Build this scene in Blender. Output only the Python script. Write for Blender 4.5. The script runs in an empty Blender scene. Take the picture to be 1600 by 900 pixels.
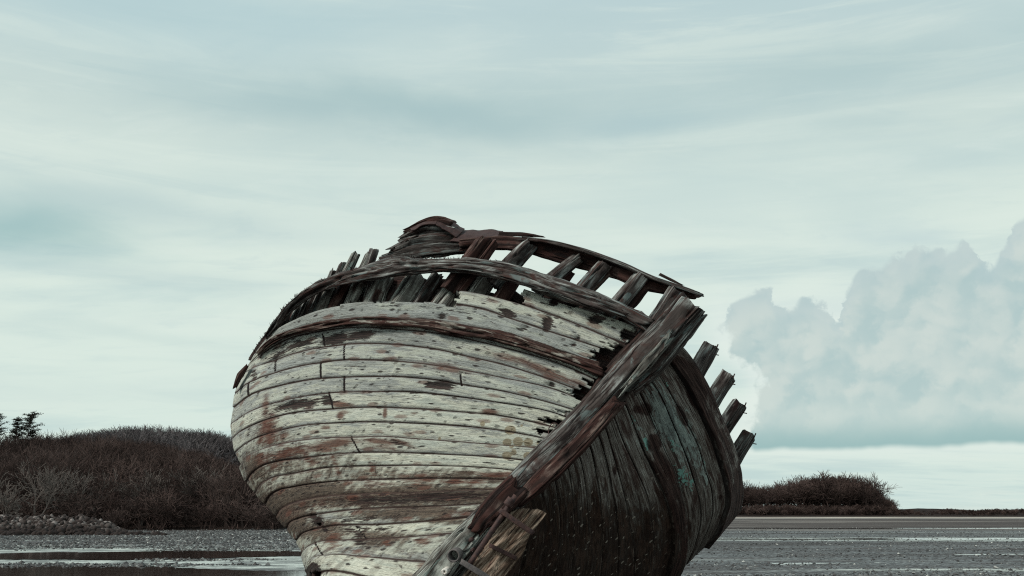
import bpy, math
import numpy as np

scene = bpy.context.scene
COL = scene.collection
rng = np.random.default_rng(7)

# ---------------------------------------------------------------- camera numbers
F_PX = 1537.0                      # focal length in pixels of a 1600 px wide frame
PITCH = math.radians(12.76)
EYE = np.array([0.0, 0.0, 1.6])
CP, SP = math.cos(PITCH), math.sin(PITCH)

def at(px, py, Y):
    """the point of the place at forward distance Y metres seen in direction (px, py)"""
    px, py, Y = np.broadcast_arrays(np.asarray(px, float), np.asarray(py, float), np.asarray(Y, float))
    a = (px - 800.0) / F_PX
    b = (450.0 - py) / F_PX
    dy = CP - b * SP
    dz = SP + b * CP
    s = Y / dy
    return np.stack([a * s, Y, EYE[2] + dz * s], -1)

# ---------------------------------------------------------------- noise
def _hash(ix, iy, iz, seed):
    with np.errstate(over='ignore'):
        h = (ix.astype(np.uint32) * np.uint32(374761393) + iy.astype(np.uint32) * np.uint32(668265263)
             + iz.astype(np.uint32) * np.uint32(2246822519) + np.uint32(seed * 3266489917 & 0xffffffff))
        h = (h ^ (h >> np.uint32(13))) * np.uint32(1274126177)
        h = (h ^ (h >> np.uint32(15))) * np.uint32(2246822519)
        h = h ^ (h >> np.uint32(16))
    return h.astype(np.float64) / 4294967295.0 * 2 - 1

def vnoise(x, y, z=0.0, seed=0):
    x, y, z = np.broadcast_arrays(np.asarray(x, float), np.asarray(y, float), np.asarray(z, float))
    ix, iy, iz = np.floor(x).astype(np.int64), np.floor(y).astype(np.int64), np.floor(z).astype(np.int64)
    fx, fy, fz = x - ix, y - iy, z - iz
    q = lambda t: t * t * t * (t * (t * 6 - 15) + 10)
    ux, uy, uz = q(fx), q(fy), q(fz)
    r = 0
    for dx in (0, 1):
        wx = ux if dx else 1 - ux
        for dy in (0, 1):
            wy = uy if dy else 1 - uy
            for dz in (0, 1):
                wz = uz if dz else 1 - uz
                r = r + wx * wy * wz * _hash(ix + dx, iy + dy, iz + dz, seed)
    return r

def fbm(x, y, z=0.0, seed=0, octv=4, gain=.5):
    r, a, f, n = 0, 1.0, 1.0, 0.0
    for o in range(octv):
        r = r + a * vnoise(np.asarray(x) * f, np.asarray(y) * f, np.asarray(z) * f, seed + o * 17)
        n += a; a *= gain; f *= 2.03
    return r / n

def sstep(a, b, x):
    t = np.clip((np.asarray(x, float) - a) / (b - a), 0, 1)
    return t * t * (3 - 2 * t)

# ---------------------------------------------------------------- object helpers
def mesh_obj(name, verts, faces, mat=None, parent=None, smooth=True, uv=None, attrs=None):
    """faces: (N,4) or (N,3) int array, or a list of both; uv: per-vertex (N,2)"""
    me = bpy.data.meshes.new(name)
    verts = np.asarray(verts, np.float32)
    if not isinstance(faces, list):
        faces = [faces]
    faces = [np.asarray(f, np.int32) for f in faces if len(f)]
    loops = np.concatenate([f.ravel() for f in faces])
    sizes = np.concatenate([np.full(len(f), f.shape[1], np.int32) for f in faces])
    starts = np.concatenate([[0], np.cumsum(sizes)[:-1]]).astype(np.int32)
    me.vertices.add(len(verts)); me.vertices.foreach_set('co', verts.ravel())
    me.loops.add(len(loops)); me.loops.foreach_set('vertex_index', loops)
    me.polygons.add(len(sizes)); me.polygons.foreach_set('loop_start', starts)
    me.update(calc_edges=True)
    me.polygons.foreach_set('use_smooth', np.full(len(sizes), smooth, bool))
    if uv is not None:
        l = me.uv_layers.new(name='UVMap')
        l.data.foreach_set('uv', np.asarray(uv, np.float32)[loops].ravel())
    for k, v in (attrs or {}).items():
        v = np.asarray(v, np.float32)
        c = np.ones((len(verts), 4), np.float32); c[:, :v.shape[1]] = v
        at_ = me.color_attributes.new(k, 'FLOAT_COLOR', 'POINT')
        at_.data.foreach_set('color', c.ravel())
    me.validate()
    o = bpy.data.objects.new(name, me)
    COL.objects.link(o)
    if mat: me.materials.append(mat)
    if parent is not None:
        o.parent = parent
        o.matrix_parent_inverse = parent.matrix_world.inverted() if False else o.matrix_parent_inverse
        o.location = -np.array(parent.location)
    return o

def empty(name, loc):
    o = bpy.data.objects.new(name, None); COL.objects.link(o); o.location = tuple(loc)
    o.empty_display_size = .3
    return o

def tag(o, label=None, cat=None, group=None, kind=None):
    if label: o['label'] = label
    if cat: o['category'] = cat
    if group: o['group'] = group
    if kind: o['kind'] = kind
    return o

def grid_faces(nr, nc, wrap=False):
    r = np.arange(nr - 1)[:, None]
    c = np.arange(nc if wrap else nc - 1)[None, :]
    c2 = (c + 1) % nc
    return np.stack([r * nc + c, r * nc + c2, (r + 1) * nc + c2, (r + 1) * nc + c], -1).reshape(-1, 4)

def resample(pts, n=None, t=None):
    """smooth (Catmull-Rom) polyline by arc length"""
    p = np.asarray(pts, float)
    p = np.vstack([2 * p[0] - p[1], p, 2 * p[-1] - p[-2]])
    out = []
    for i in range(1, len(p) - 2):
        s = np.linspace(0, 1, 24, endpoint=False)[:, None]
        a, b, c, d = p[i - 1], p[i], p[i + 1], p[i + 2]
        # centripetal-ish tangents, scaled by neighbouring chord lengths
        l0, l1, l2 = [max(np.linalg.norm(v), 1e-9) for v in (b - a, c - b, d - c)]
        m1 = ((b - a) / l0 * l1 + (c - b) / l1 * l0) / (l0 + l1) * l1
        m2 = ((c - b) / l1 * l2 + (d - c) / l2 * l1) / (l1 + l2) * l1
        out.append((2*s**3-3*s**2+1)*b + (s**3-2*s**2+s)*m1 + (-2*s**3+3*s**2)*c + (s**3-s**2)*m2)
    out.append(p[-2:-1])
    q = np.vstack(out)
    L = np.concatenate([[0], np.cumsum(np.linalg.norm(np.diff(q, axis=0), axis=1))])
    L /= L[-1]
    if t is None: t = np.linspace(0, 1, n)
    return np.stack([np.interp(t, L, q[:, k]) for k in range(q.shape[1])], -1)

def norm(v):
    return v / np.maximum(np.linalg.norm(v, axis=-1, keepdims=True), 1e-9)

def timber(name, path, w, th, mat, parent, seed=0, rough=.008, crack=.018, ragged=(.04, .04), roll=0.0,
           nper=30, seg=.03, nrm=None, hold_end=None, square=.38, label=None, dens=1.0, wander=0.0):
    """a weathered beam: rounded-rectangle section swept along a path, cracked along the grain, broken ends"""
    path = np.asarray(path, float)
    L = np.sum(np.linalg.norm(np.diff(path, axis=0), axis=1))
    n = max(8, int(L / seg))
    t = np.linspace(0, 1, n)
    P = resample(path, t=t)
    tt = np.linspace(0, 1, len(np.atleast_1d(w)))
    W = np.interp(t, tt, np.atleast_1d(w)) if np.ndim(w) else np.full(n, w)
    tt = np.linspace(0, 1, len(np.atleast_1d(th)))
    H = np.interp(t, tt, np.atleast_1d(th)) if np.ndim(th) else np.full(n, th)
    T = norm(np.gradient(P, axis=0))
    view = norm(EYE - P) if nrm is None else np.broadcast_to(norm(np.asarray(nrm, float)), P.shape)
    N = norm(view - (view * T).sum(-1, keepdims=True) * T)
    B = np.cross(T, N)
    if roll:
        c, s = math.cos(math.radians(roll)), math.sin(math.radians(roll))
        N, B = N * c + B * s, B * c - N * s
    phi = np.linspace(0, 2 * math.pi, nper, endpoint=False) + .1
    cs, sn = np.cos(phi), np.sin(phi)
    cx = np.sign(cs) * np.abs(cs) ** square
    sx = np.sign(sn) * np.abs(sn) ** square
    u = t * L
    U, PH = np.meshgrid(u, phi, indexing='ij')
    # noise periodic round the section: sample on the section's own outline
    wx, wy = cx[None, :] * W[:, None] / 2, sx[None, :] * H[:, None] / 2
    k = 26.0 * dens
    g1 = fbm(U * 2.2, wx * k, wy * k + seed * 5.7, seed, 3)
    g2 = fbm(U * 1.1, wx * k * 2.1, wy * k * 2.1 + seed * 3.1, seed + 50, 2)
    lump = fbm(U * 3.5, wx * 6, wy * 6 + seed, seed + 90, 3)
    ridge = sstep(.80, 1.0, 1 - np.abs(g2) * 1.6)
    d = rough * (g1 * 1.3 + lump * 1.2) - crack * ridge * sstep(-.5, .3, lump + .2)
    rad = np.stack([wx, wy], -1)
    dirv = norm(rad)
    rad = rad + dirv * d[..., None]
    V = P[:, None, :] + rad[..., 0:1] * B[:, None, :] + rad[..., 1:2] * N[:, None, :]
    if wander:
        V = V + wander * np.stack([fbm(U * 1.3, 0, seed + k_, seed + 7, 2) for k_ in (0, 3, 6)], -1)
    # broken ends: push the first and last rings along the grain by noise
    for end, amount in ((0, ragged[0]), (1, ragged[1])):
        if amount <= 0: continue
        zone = np.exp(-(u if end == 0 else (L - u)) / max(.6 * amount, .02))
        e = fbm(wx[0] * 30, wy[0] * 30, seed * 1.7 + end * 9, seed + 33, 3) * 1.6
        V = V + (zone[:, None] * e[None, :] * amount)[..., None] * T[:, None, :]
    nr, nc = n, nper
    verts = V.reshape(-1, 3)
    faces = [grid_faces(nr, nc, wrap=True)]
    c0 = V[0].mean(0) ; c1 = V[-1].mean(0)
    verts = np.vstack([verts, c0, c1])
    i0, i1 = len(verts) - 2, len(verts) - 1
    k0 = np.arange(nc); k1 = (k0 + 1) % nc
    caps = np.vstack([np.stack([np.full(nc, i0), k1, k0], -1), np.stack([np.full(nc, i1), (nr-1)*nc + k0, (nr-1)*nc + k1], -1)])
    per = (np.mean(W) + np.mean(H)) * 2
    uv = np.stack([U + seed * 3.3, PH / (2 * math.pi) * per], -1).reshape(-1, 2)
    uv = np.vstack([uv, [u[0] + seed*3.3, 0], [u[-1] + seed*3.3, per / 2]])
    ao = np.clip(ridge * sstep(-.5, .3, lump + .2), 0, 1).reshape(-1)  # crack occlusion, mixed into the beam colour as near-black
    ao = np.concatenate([ao, [0, 0]])
    a = np.zeros((len(verts), 3)); a[:, 0] = ao; a[:, 1] = (seed * .377) % 1
    o = mesh_obj(name, verts, faces + [caps], mat, parent, True, uv, {'ao_seed': a})
    # outward normals
    if label: o['label'] = label
    return o
# ---------------------------------------------------------------- node helpers
class NT:
    def __init__(self, name):
        self.m = bpy.data.materials.new(name); self.m.use_nodes = True
        self.t = self.m.node_tree; self.t.nodes.clear()
        self.out = self.t.nodes.new('ShaderNodeOutputMaterial')
    def n(self, typ, **kw):
        nd = self.t.nodes.new(typ)
        for k, v in kw.items(): setattr(nd, k, v)
        return nd
    def put(self, sock, v):
        if v is None: return
        if hasattr(v, 'is_linked') or isinstance(v, bpy.types.NodeSocket): self.t.links.new(v, sock)
        else:
            if isinstance(v, (tuple, list)) and len(v) == 3 and sock.type == 'RGBA': v = (*v, 1)
            sock.default_value = v
    def math(self, op, a, b=None, c=None, clamp=False):
        nd = self.n('ShaderNodeMath', operation=op, use_clamp=clamp)
        for i, v in enumerate((a, b, c)):
            if v is not None: self.put(nd.inputs[i], v)
        return nd.outputs[0]
    def add(self, a, b): return self.math('ADD', a, b)
    def mul(self, a, b): return self.math('MULTIPLY', a, b)
    def sub(self, a, b): return self.math('SUBTRACT', a, b)
    def step(self, v, a, b, to0=0.0, to1=1.0):
        nd = self.n('ShaderNodeMapRange', interpolation_type='SMOOTHSTEP')
        self.put(nd.inputs[0], v); self.put(nd.inputs[1], a); self.put(nd.inputs[2], b)
        nd.inputs[3].default_value = to0; nd.inputs[4].default_value = to1
        return nd.outputs[0]
    def noise(self, vec, scale=1.0, detail=4.0, rough=.55, dist=0.0, dim='3D'):
        nd = self.n('ShaderNodeTexNoise', noise_dimensions=dim)
        self.put(nd.inputs['Vector'], vec)
        nd.inputs['Scale'].default_value = scale; nd.inputs['Detail'].default_value = detail
        nd.inputs['Roughness'].default_value = rough; nd.inputs['Distortion'].default_value = dist
        return nd.outputs[0]
    def voro(self, vec, scale=1.0, rand=1.0, feature='F1', dim='3D'):
        nd = self.n('ShaderNodeTexVoronoi', feature=feature, voronoi_dimensions=dim)
        self.put(nd.inputs['Vector'], vec); nd.inputs['Scale'].default_value = scale
        nd.inputs['Randomness'].default_value = rand
        return nd
    def mix(self, f, a, b, mode='MIX'):
        nd = self.n('ShaderNodeMix', data_type='RGBA', blend_type=mode)
        self.put(nd.inputs[0], f); self.put(nd.inputs[6], a); self.put(nd.inputs[7], b)
        return nd.outputs[2]
    def ramp(self, v, stops, interp='LINEAR'):
        nd = self.n('ShaderNodeValToRGB'); cr = nd.color_ramp; cr.interpolation = interp
        while len(cr.elements) < len(stops): cr.elements.new(.5)
        for e, (p, c) in zip(cr.elements, stops):
            e.position = p; e.color = (*c, 1) if len(c) == 3 else c
        self.put(nd.inputs[0], v)
        return nd.outputs[0]
    def comb(self, x, y, z):
        nd = self.n('ShaderNodeCombineXYZ')
        for i, v in enumerate((x, y, z)): self.put(nd.inputs[i], v)
        return nd.outputs[0]
    def sep(self, v):
        nd = self.n('ShaderNodeSeparateXYZ'); self.put(nd.inputs[0], v); return nd.outputs
    def sepc(self, v):
        nd = self.n('ShaderNodeSeparateColor'); self.put(nd.inputs[0], v); return nd.outputs
    def attr(self, name):
        return self.sepc(self.n('ShaderNodeAttribute', attribute_name=name).outputs['Color'])
    def uv(self): return self.n('ShaderNodeTexCoord').outputs['UV']
    def obj(self): return self.n('ShaderNodeTexCoord').outputs['Object']
    def scale(self, v, s):
        nd = self.n('ShaderNodeMapping'); self.put(nd.inputs['Vector'], v); nd.inputs['Scale'].default_value = s
        return nd.outputs[0]
    def bsdf(self, col, rough=.8, bump=None, strength=.5, dist=.01, spec=.3, metal=0.0, **kw):
        p = self.n('ShaderNodeBsdfPrincipled')
        self.put(p.inputs['Base Color'], col); self.put(p.inputs['Roughness'], rough)
        p.inputs['Specular IOR Level'].default_value = spec; self.put(p.inputs['Metallic'], metal)
        for k, v in kw.items(): self.put(p.inputs[k.replace('_', ' ')], v)
        if bump is not None:
            b = self.n('ShaderNodeBump'); self.put(b.inputs['Height'], bump)
            b.inputs['Strength'].default_value = strength; b.inputs['Distance'].default_value = dist
            self.t.links.new(b.outputs[0], p.inputs['Normal'])
        self.t.links.new(p.outputs[0], self.out.inputs[0])
        return self.m

def mat_timber(name, dark, mid, pale, tint=None, rust=.3, palebias=0.0):
    """weathered beam: grey grain with dark cracks and reddish rot"""
    n = NT(name)
    uv = n.uv(); w = n.attr('ao_seed')
    off = n.comb(n.mul(w[1], 31.0), n.mul(w[1], 17.0), 0.0)
    va = n.n('ShaderNodeVectorMath', operation='ADD'); n.put(va.inputs[0], uv); n.put(va.inputs[1], off)
    v = va.outputs[0]
    grain = n.noise(n.scale(v, (3.0, 60, 1)), 1.0, 8, .62, .9)
    grain2 = n.noise(n.scale(v, (1.4, 22, 1)), 1.0, 6, .6, 1.4)
    patch = n.noise(n.scale(v, (2.5, 7, 1)), 1.0, 6, .6, .5)
    rot = n.noise(n.scale(v, (3.2, 9, 4)), 1.3, 7, .62, .6)
    g = n.add(n.mul(grain, .45), n.mul(grain2, .55))
    c = n.ramp(g, [(.39, dark), (.47, mid), (.515, tuple(a*.5+b*.5 for a,b in zip(mid,pale))), (.575, pale)])
    flat = n.ramp(grain, [(.35, tuple(x * .6 for x in mid)), (.6, mid)])
    c = n.mix(n.step(patch, .42 - palebias, .60 - palebias), flat, c)
    c = n.mix(n.mul(n.step(rot, .56 - rust * .2, .70 - rust * .2), .85), c, n.ramp(grain, [(.3, (.012, .006, .006)), (.7, (.085, .035, .028))]))
    if tint is not None:
        tm = n.noise(n.scale(v, (2, 10, 1)), 2.2, 6, .6, .4)
        c = n.mix(n.mul(n.step(tm, .56, .64), .55), c, tint)
    cr = n.step(n.noise(n.scale(v, (1.3, 27, 3)), 1.0, 5, .55, 1.6), .585, .64)
    cr2 = n.step(n.noise(n.scale(v, (2.6, 62, 5)), 1.3, 5, .6, 1.0), .565, .63)
    c = n.mix(n.mul(cr2, .6), c, (.018, .012, .011))
    c = n.mix(n.math('MAXIMUM', n.mul(cr, .9), n.mul(w[0], .9)), c, (.012, .008, .008))
    h = n.sub(n.add(n.mul(grain, .6), n.mul(grain2, .7)), n.mul(cr, .5))
    return n.bsdf(c, .88, h, .9, .012, .2)

M = {}
M['timber'] = mat_timber('weathered_timber', (.014, .008, .008), (.075, .062, .058), (.36, .385, .37), (.16, .22, .22), .30)
M['timber_pale'] = mat_timber('pale_timber', (.018, .011, .010), (.15, .145, .13), (.50, .53, .49), (.22, .30, .28), .12, .06)
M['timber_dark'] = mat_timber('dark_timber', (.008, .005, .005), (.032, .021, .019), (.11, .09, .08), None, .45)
M['timber_red'] = mat_timber('rotten_red_timber', (.008, .004, .004), (.048, .024, .021), (.19, .14, .12), None, .7)
M['timber_strake'] = mat_timber('rotten_painted_moulding', (.008, .005, .004), (.055, .030, .025), (.24, .20, .17), (.42, .42, .37), .75)
M['timber_warm'] = mat_timber('warm_timber', (.018, .010, .008), (.12, .078, .055), (.36, .28, .22), None, .05, .1)

def mat_iron(name, c0=(.02, .014, .016), c1=(.09, .045, .038)):
    n = NT(name); o = n.obj()
    a = n.noise(o, 24, 6, .65); b = n.noise(o, 90, 4, .6)
    c = n.ramp(n.add(n.mul(a, .7), n.mul(b, .3)), [(.35, c0), (.65, c1)])
    return n.bsdf(c, .75, b, .6, .004, .35)
M['iron'] = mat_iron('rusty_iron')
M['iron_grey'] = mat_iron('grey_iron', (.05, .05, .055), (.14, .12, .115))
M['rust_sheet'] = mat_iron('brown_rust_sheet', (.022, .010, .010), (.060, .029, .026))
n = NT('bore'); M['bore'] = n.bsdf((.006, .004, .004), .9)
n = NT('white_paint'); M['white'] = n.bsdf(n.ramp(n.noise(n.obj(), 120, 3, .5), [(.35, (.35, .3, .27)), (.55, (.75, .73, .68))]), .6)

# -- pale painted planking: u runs along the plank in metres, v = plank index + fraction across
def plank_coords(n):
    uv = n.sep(n.uv())
    u, v = uv[0], uv[1]
    idx = n.math('FLOOR', v); fr = n.math('FRACT', v)
    return u, v, idx, fr

def mat_pale_planks():
    n = NT('peeling_pale_planks')
    u, v, idx, fr = plank_coords(n)
    s1 = n.attr('stain'); s2 = n.attr('stain2')   # s1: rust, dark, bare ; s2: lichen, joint, grime
    pz = n.mul(idx, 7.31)
    # the grain wanders across the plank: bend v by a slow noise
    bend = n.mul(n.sub(n.noise(n.comb(n.mul(u, 1.6), n.mul(fr, 1.2), pz), 1.0, 3, .5), .5), .55)
    fb = n.add(fr, bend)
    grain = n.noise(n.comb(n.mul(u, 3.2), n.mul(fb, 15.0), pz), 1.0, 9, .66, .5)
    fine = n.noise(n.comb(n.mul(u, 9.0), n.mul(fb, 48.0), pz), 1.0, 5, .6, .3)
    patch = n.noise(n.comb(n.mul(u, 1.8), n.mul(fr, 1.6), pz), 1.0, 7, .62, .5)
    peel = n.noise(n.comb(n.mul(u, 6.0), n.mul(fr, 5.0), pz), 1.0, 8, .68, .6)
    vert = n.noise(n.comb(n.mul(u, 11.0), n.mul(v, .9), 3.0), 1.0, 6, .6, .4)
    wn = n.n('ShaderNodeTexWhiteNoise', noise_dimensions='1D'); n.put(wn.inputs['W'], n.add(idx, .5))
    ptone = wn.outputs['Value']
    # paint left on the plank
    paint = n.mix(n.step(peel, .35, .65), (.40, .425, .365), (.69, .705, .60))
    paint = n.mix(n.mul(n.step(patch, .45, .62), .6), paint, (.66, .655, .54))
    paint = n.mix(n.mul(n.step(patch, .50, .36), .5), paint, (.30, .345, .325))
    # bare grey wood
    bare = n.ramp(n.add(n.mul(grain, .65), n.mul(fine, .35)), [(.38, (.045, .042, .045)), (.47, (.165, .185, .19)), (.59, (.37, .405, .40))])
    bm = n.add(n.add(n.mul(n.sub(peel, .5), 1.5), n.mul(n.sub(patch, .5), 1.9)), n.add(n.mul(n.sub(s1[2], .42), 1.15), n.mul(n.sub(ptone, .5), .25)))
    edge0 = n.math('MINIMUM', fr, n.sub(1.0, fr))
    bm = n.add(bm, n.mul(n.step(edge0, .24, .02), .22))
    c = n.mix(n.mul(n.step(bm, -.22, .22), .85), paint, bare)
    spk = n.noise(n.comb(n.mul(u, 42.0), n.mul(fb, 22.0), n.add(pz, 5.0)), 1.0, 3, .6)
    c = n.mix(n.mul(n.step(spk, .42, .32), .45), c, (.11, .10, .09))
    c = n.mix(n.mul(n.step(spk, .62, .72), .5), c, (.74, .75, .67))
    # fine dark grain lines and checks everywhere
    chk = n.step(n.noise(n.comb(n.mul(u, 2.6), n.mul(fb, 24.0), n.add(pz, 3.3)), 1.0, 5, .6, .8), .60, .70)
    chk2 = n.mul(chk, n.step(patch, .40, .56))
    c = n.mix(n.mul(n.step(fine, .55, .70), .5), c, (.10, .085, .078))
    c = n.mix(n.mul(n.step(grain, .54, .66), .35), c, (.13, .115, .10))
    c = n.mix(n.mul(chk2, .75), c, (.035, .024, .022))
    # brown grime (attribute) breaking up in streaks across the planks
    gm = n.add(n.mul(s2[2], 2.5), n.add(n.mul(n.sub(vert, .5), 1.5), n.mul(n.sub(peel, .5), 1.5)))
    c = n.mix(n.mul(n.step(gm, .22, .95), .93), c, n.mix(n.step(n.add(n.mul(grain, .5), n.mul(spk, .5)), .40, .60), (.020, .011, .009), (.125, .088, .064)))
    vcr = n.step(n.noise(n.comb(n.mul(n.add(u, n.mul(v, .05)), 26.0), n.mul(v, 1.3), 8.0), 1.0, 4, .6, .5), .585, .66)
    c = n.mix(n.mul(vcr, n.mul(n.step(s2[2], .10, .30), .75)), c, (.030, .018, .015))
    # rust stains
    rm = n.add(n.mul(s1[0], 1.65), n.add(n.mul(n.sub(peel, .5), 1.5), n.mul(n.sub(grain, .5), 1.3)))
    c = n.mix(n.mul(n.step(rm, .22, .98), .88), c, n.mix(n.step(fine, .4, .6), (.055, .018, .013), (.145, .062, .042)))
    # small scattered rust weeps and dark knots
    wv = n.voro(n.comb(n.mul(u, 1.9), n.mul(v, .85), 0.0), 1.0, 1.0, dim='2D')
    weep = n.sub(n.step(wv.outputs['Distance'], .42, .02), n.add(n.mul(peel, .7), n.mul(grain, .6)))
    c = n.mix(n.mul(n.step(weep, .10, .30), .6), c, (.13, .055, .040))
    fleck = n.step(n.noise(n.comb(n.mul(u, 13.0), n.mul(fb, 7.5), n.add(pz, 9.1)), 1.0, 4, .6, .9), .645, .70)
    c = n.mix(n.mul(fleck, .8), c, (.045, .030, .028))
    # nail heads: a jittered lattice, with a short smear
    cell = n.voro(n.comb(n.mul(u, 4.6), n.mul(v, 2.0), 0.0), 1.0, .55, dim='2D')
    cr_ = n.sepc(cell.outputs['Color'])
    nail = n.step(n.add(cell.outputs['Distance'], n.add(n.mul(n.sub(peel, .5), .55), n.mul(cr_[1], .07))), .165, .075)
    nail = n.mul(nail, n.step(cr_[0], .38, .40))
    cell2 = n.voro(n.comb(n.mul(u, 5.1), n.mul(n.add(v, .27), .9), 0.0), 1.0, .8, dim='2D')
    smear = n.mul(n.step(n.add(cell2.outputs['Distance'], n.mul(n.sub(peel, .5), .7)), .07, .02), .6)
    spot = n.math('MAXIMUM', nail, smear)
    c = n.mix(n.mul(spot, .9), c, (.022, .014, .014))
    # lichen
    lm = n.step(n.add(s2[0], n.mul(n.sub(peel, .5), .5)), .40, .55)
    c = n.mix(n.mul(lm, .8), c, n.mix(n.step(peel, .4, .6), (.15, .115, .065), (.27, .22, .14)))
    # holes / gouges and butt joints
    dm = n.step(n.add(n.mul(s1[1], 1.15), n.add(n.mul(n.sub(peel, .5), 2.1), n.mul(n.sub(grain, .5), 2.3))), .48, .62)
    c = n.mix(n.mul(dm, .96), c, n.mix(n.step(grain, .45, .68), (.010, .006, .006), (.065, .036, .032)))
    c = n.mix(n.step(n.add(s2[1], n.mul(n.sub(peel, .5), .5)), .40, .60), c, (.012, .008, .008))
    # seam occlusion painted into the colour as a dark line
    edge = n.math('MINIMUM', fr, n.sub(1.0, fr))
    seam_ao = n.step(n.add(edge, n.mul(n.sub(peel, .5), .11)), .054, .026)
    c = n.mix(n.mul(seam_ao, .95), c, (.014, .009, .009))
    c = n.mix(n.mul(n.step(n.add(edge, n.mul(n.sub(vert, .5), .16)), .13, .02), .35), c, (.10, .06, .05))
    h = n.sub(n.sub(n.add(n.mul(grain, .7), n.mul(fine, .5)), n.mul(chk2, .6)), n.mul(n.math('MAXIMUM', spot, dm), .9))
    h = n.add(n.sub(h, n.mul(n.step(bm, -.15, .15), .25)), n.mul(spk, .35))
    return n.bsdf(c, .85, h, .85, .010, .25)

def mat_dark_planks():
    n = NT('tarred_shaded_planks')
    u, v, idx, fr = plank_coords(n)
    s1 = n.attr('stain'); s2 = n.attr('stain2')    # s1: teal paint, dark rot, bare ; s2: below the waterline, -, barnacle
    pz = n.mul(idx, 5.17)
    grain = n.noise(n.comb(n.mul(u, 3.0), n.mul(fr, 16.0), pz), 1.0, 9, .66, .6)
    fine = n.noise(n.comb(n.mul(u, 10.0), n.mul(fr, 50.0), pz), 1.0, 5, .6, .3)
    patch = n.noise(n.comb(n.mul(u, 2.0), n.mul(fr, 1.8), pz), 1.0, 7, .62, .5)
    peel = n.noise(n.comb(n.mul(u, 7.0), n.mul(fr, 3.6), pz), 1.0, 8, .68, .7)
    wood = n.ramp(n.add(n.mul(grain, .6), n.mul(fine, .4)), [(.38, (.014, .009, .008)), (.48, (.14, .118, .105)), (.60, (.44, .44, .41))])
    wood = n.mix(n.mul(n.step(patch, .52, .64), .8), wood, n.mix(grain, (.020, .009, .009), (.10, .05, .042)))
    teal = n.mix(n.step(peel, .40, .62), (.20, .255, .25), (.44, .55, .52))
    tm = n.add(s1[0], n.add(n.mul(n.sub(peel, .5), 1.7), n.mul(n.sub(grain, .5), .9)))
    c = n.mix(n.mul(n.step(tm, .42, .60), .85), wood, teal)
    fl = n.add(s1[2], n.mul(n.sub(n.noise(n.comb(n.mul(u, 16.0), n.mul(fr, 4.0), pz), 1.0, 4, .6, .8), .5), 2.4))
    c = n.mix(n.mul(n.step(fl, .62, .70), .9), c, (.27, .56, .50))
    tar_shade = n.mix(n.step(peel, .45, .62), (.016, .007, .004), (.052, .028, .019))  # tarred paint, darkened further to carry the underside's shade
    c = n.mix(n.mul(n.step(n.add(s2[0], n.add(n.mul(n.sub(patch, .5), 1.4), n.mul(n.sub(peel, .5), .9))), .22, .80), .93), c, tar_shade)
    c = n.mix(n.mul(n.step(n.add(s1[1], n.mul(n.sub(peel, .5), .8)), .38, .60), .9), c, n.mix(n.step(grain, .4, .65), (.014, .006, .006), (.075, .034, .028)))
    # barnacles
    vo = n.voro(n.comb(n.mul(u, 17.0), n.mul(v, 2.1), 0.0), 1.0, 1.0, dim='2D')
    cc = n.sepc(vo.outputs['Color'])
    bn = n.mul(n.step(n.add(vo.outputs['Distance'], n.add(n.mul(n.sub(peel, .5), .4), n.mul(cc[1], .16))), .26, .14), n.step(cc[0], .62, .64))
    bn = n.mul(bn, s2[2])
    c = n.mix(n.mul(bn, .8), c, (.40, .36, .31))
    chk = n.mul(n.step(n.noise(n.comb(n.mul(u, 2.0), n.mul(fr, 24.0), n.add(pz, 3.3)), 1.0, 5, .6, .8), .60, .70), .8)
    c = n.mix(chk, c, (.012, .008, .008))
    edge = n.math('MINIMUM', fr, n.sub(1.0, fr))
    seam_ao = n.step(n.add(edge, n.mul(n.sub(peel, .5), .10)), .055, .025)  # painted occlusion along these seams, weaker low down
    c = n.mix(n.mul(seam_ao, n.sub(.95, n.mul(s2[0], .55))), c, (.010, .007, .007))
    # broken pale lines beside the seams low down
    pale_seam = n.mul(n.mul(n.step(edge, .075, .04), n.step(edge, .018, .035)), n.mul(n.step(peel, .50, .62), s2[0]))
    c = n.mix(n.mul(pale_seam, .7), c, (.22, .20, .17))
    h = n.sub(n.add(n.add(n.mul(grain, .7), n.mul(fine, .4)), n.mul(bn, .8)), n.mul(chk, .5))
    return n.bsdf(c, .85, h, .9, .012, .22)
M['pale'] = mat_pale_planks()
M['tar_shade'] = mat_dark_planks()
# ================================================================ the wrecked boat
# It lies heeled over on its side; each seam of the planking is a curve from the stern post to where the round hull turns out of sight,
# then on along the hidden side to the far stem.
BOAT = empty('wrecked_boat', (0.5, 9.0, 0.0))
tag(BOAT, 'weathered wooden boat wreck with peeling pale planks, lying heeled over on the mudflat', 'boat')

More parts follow.
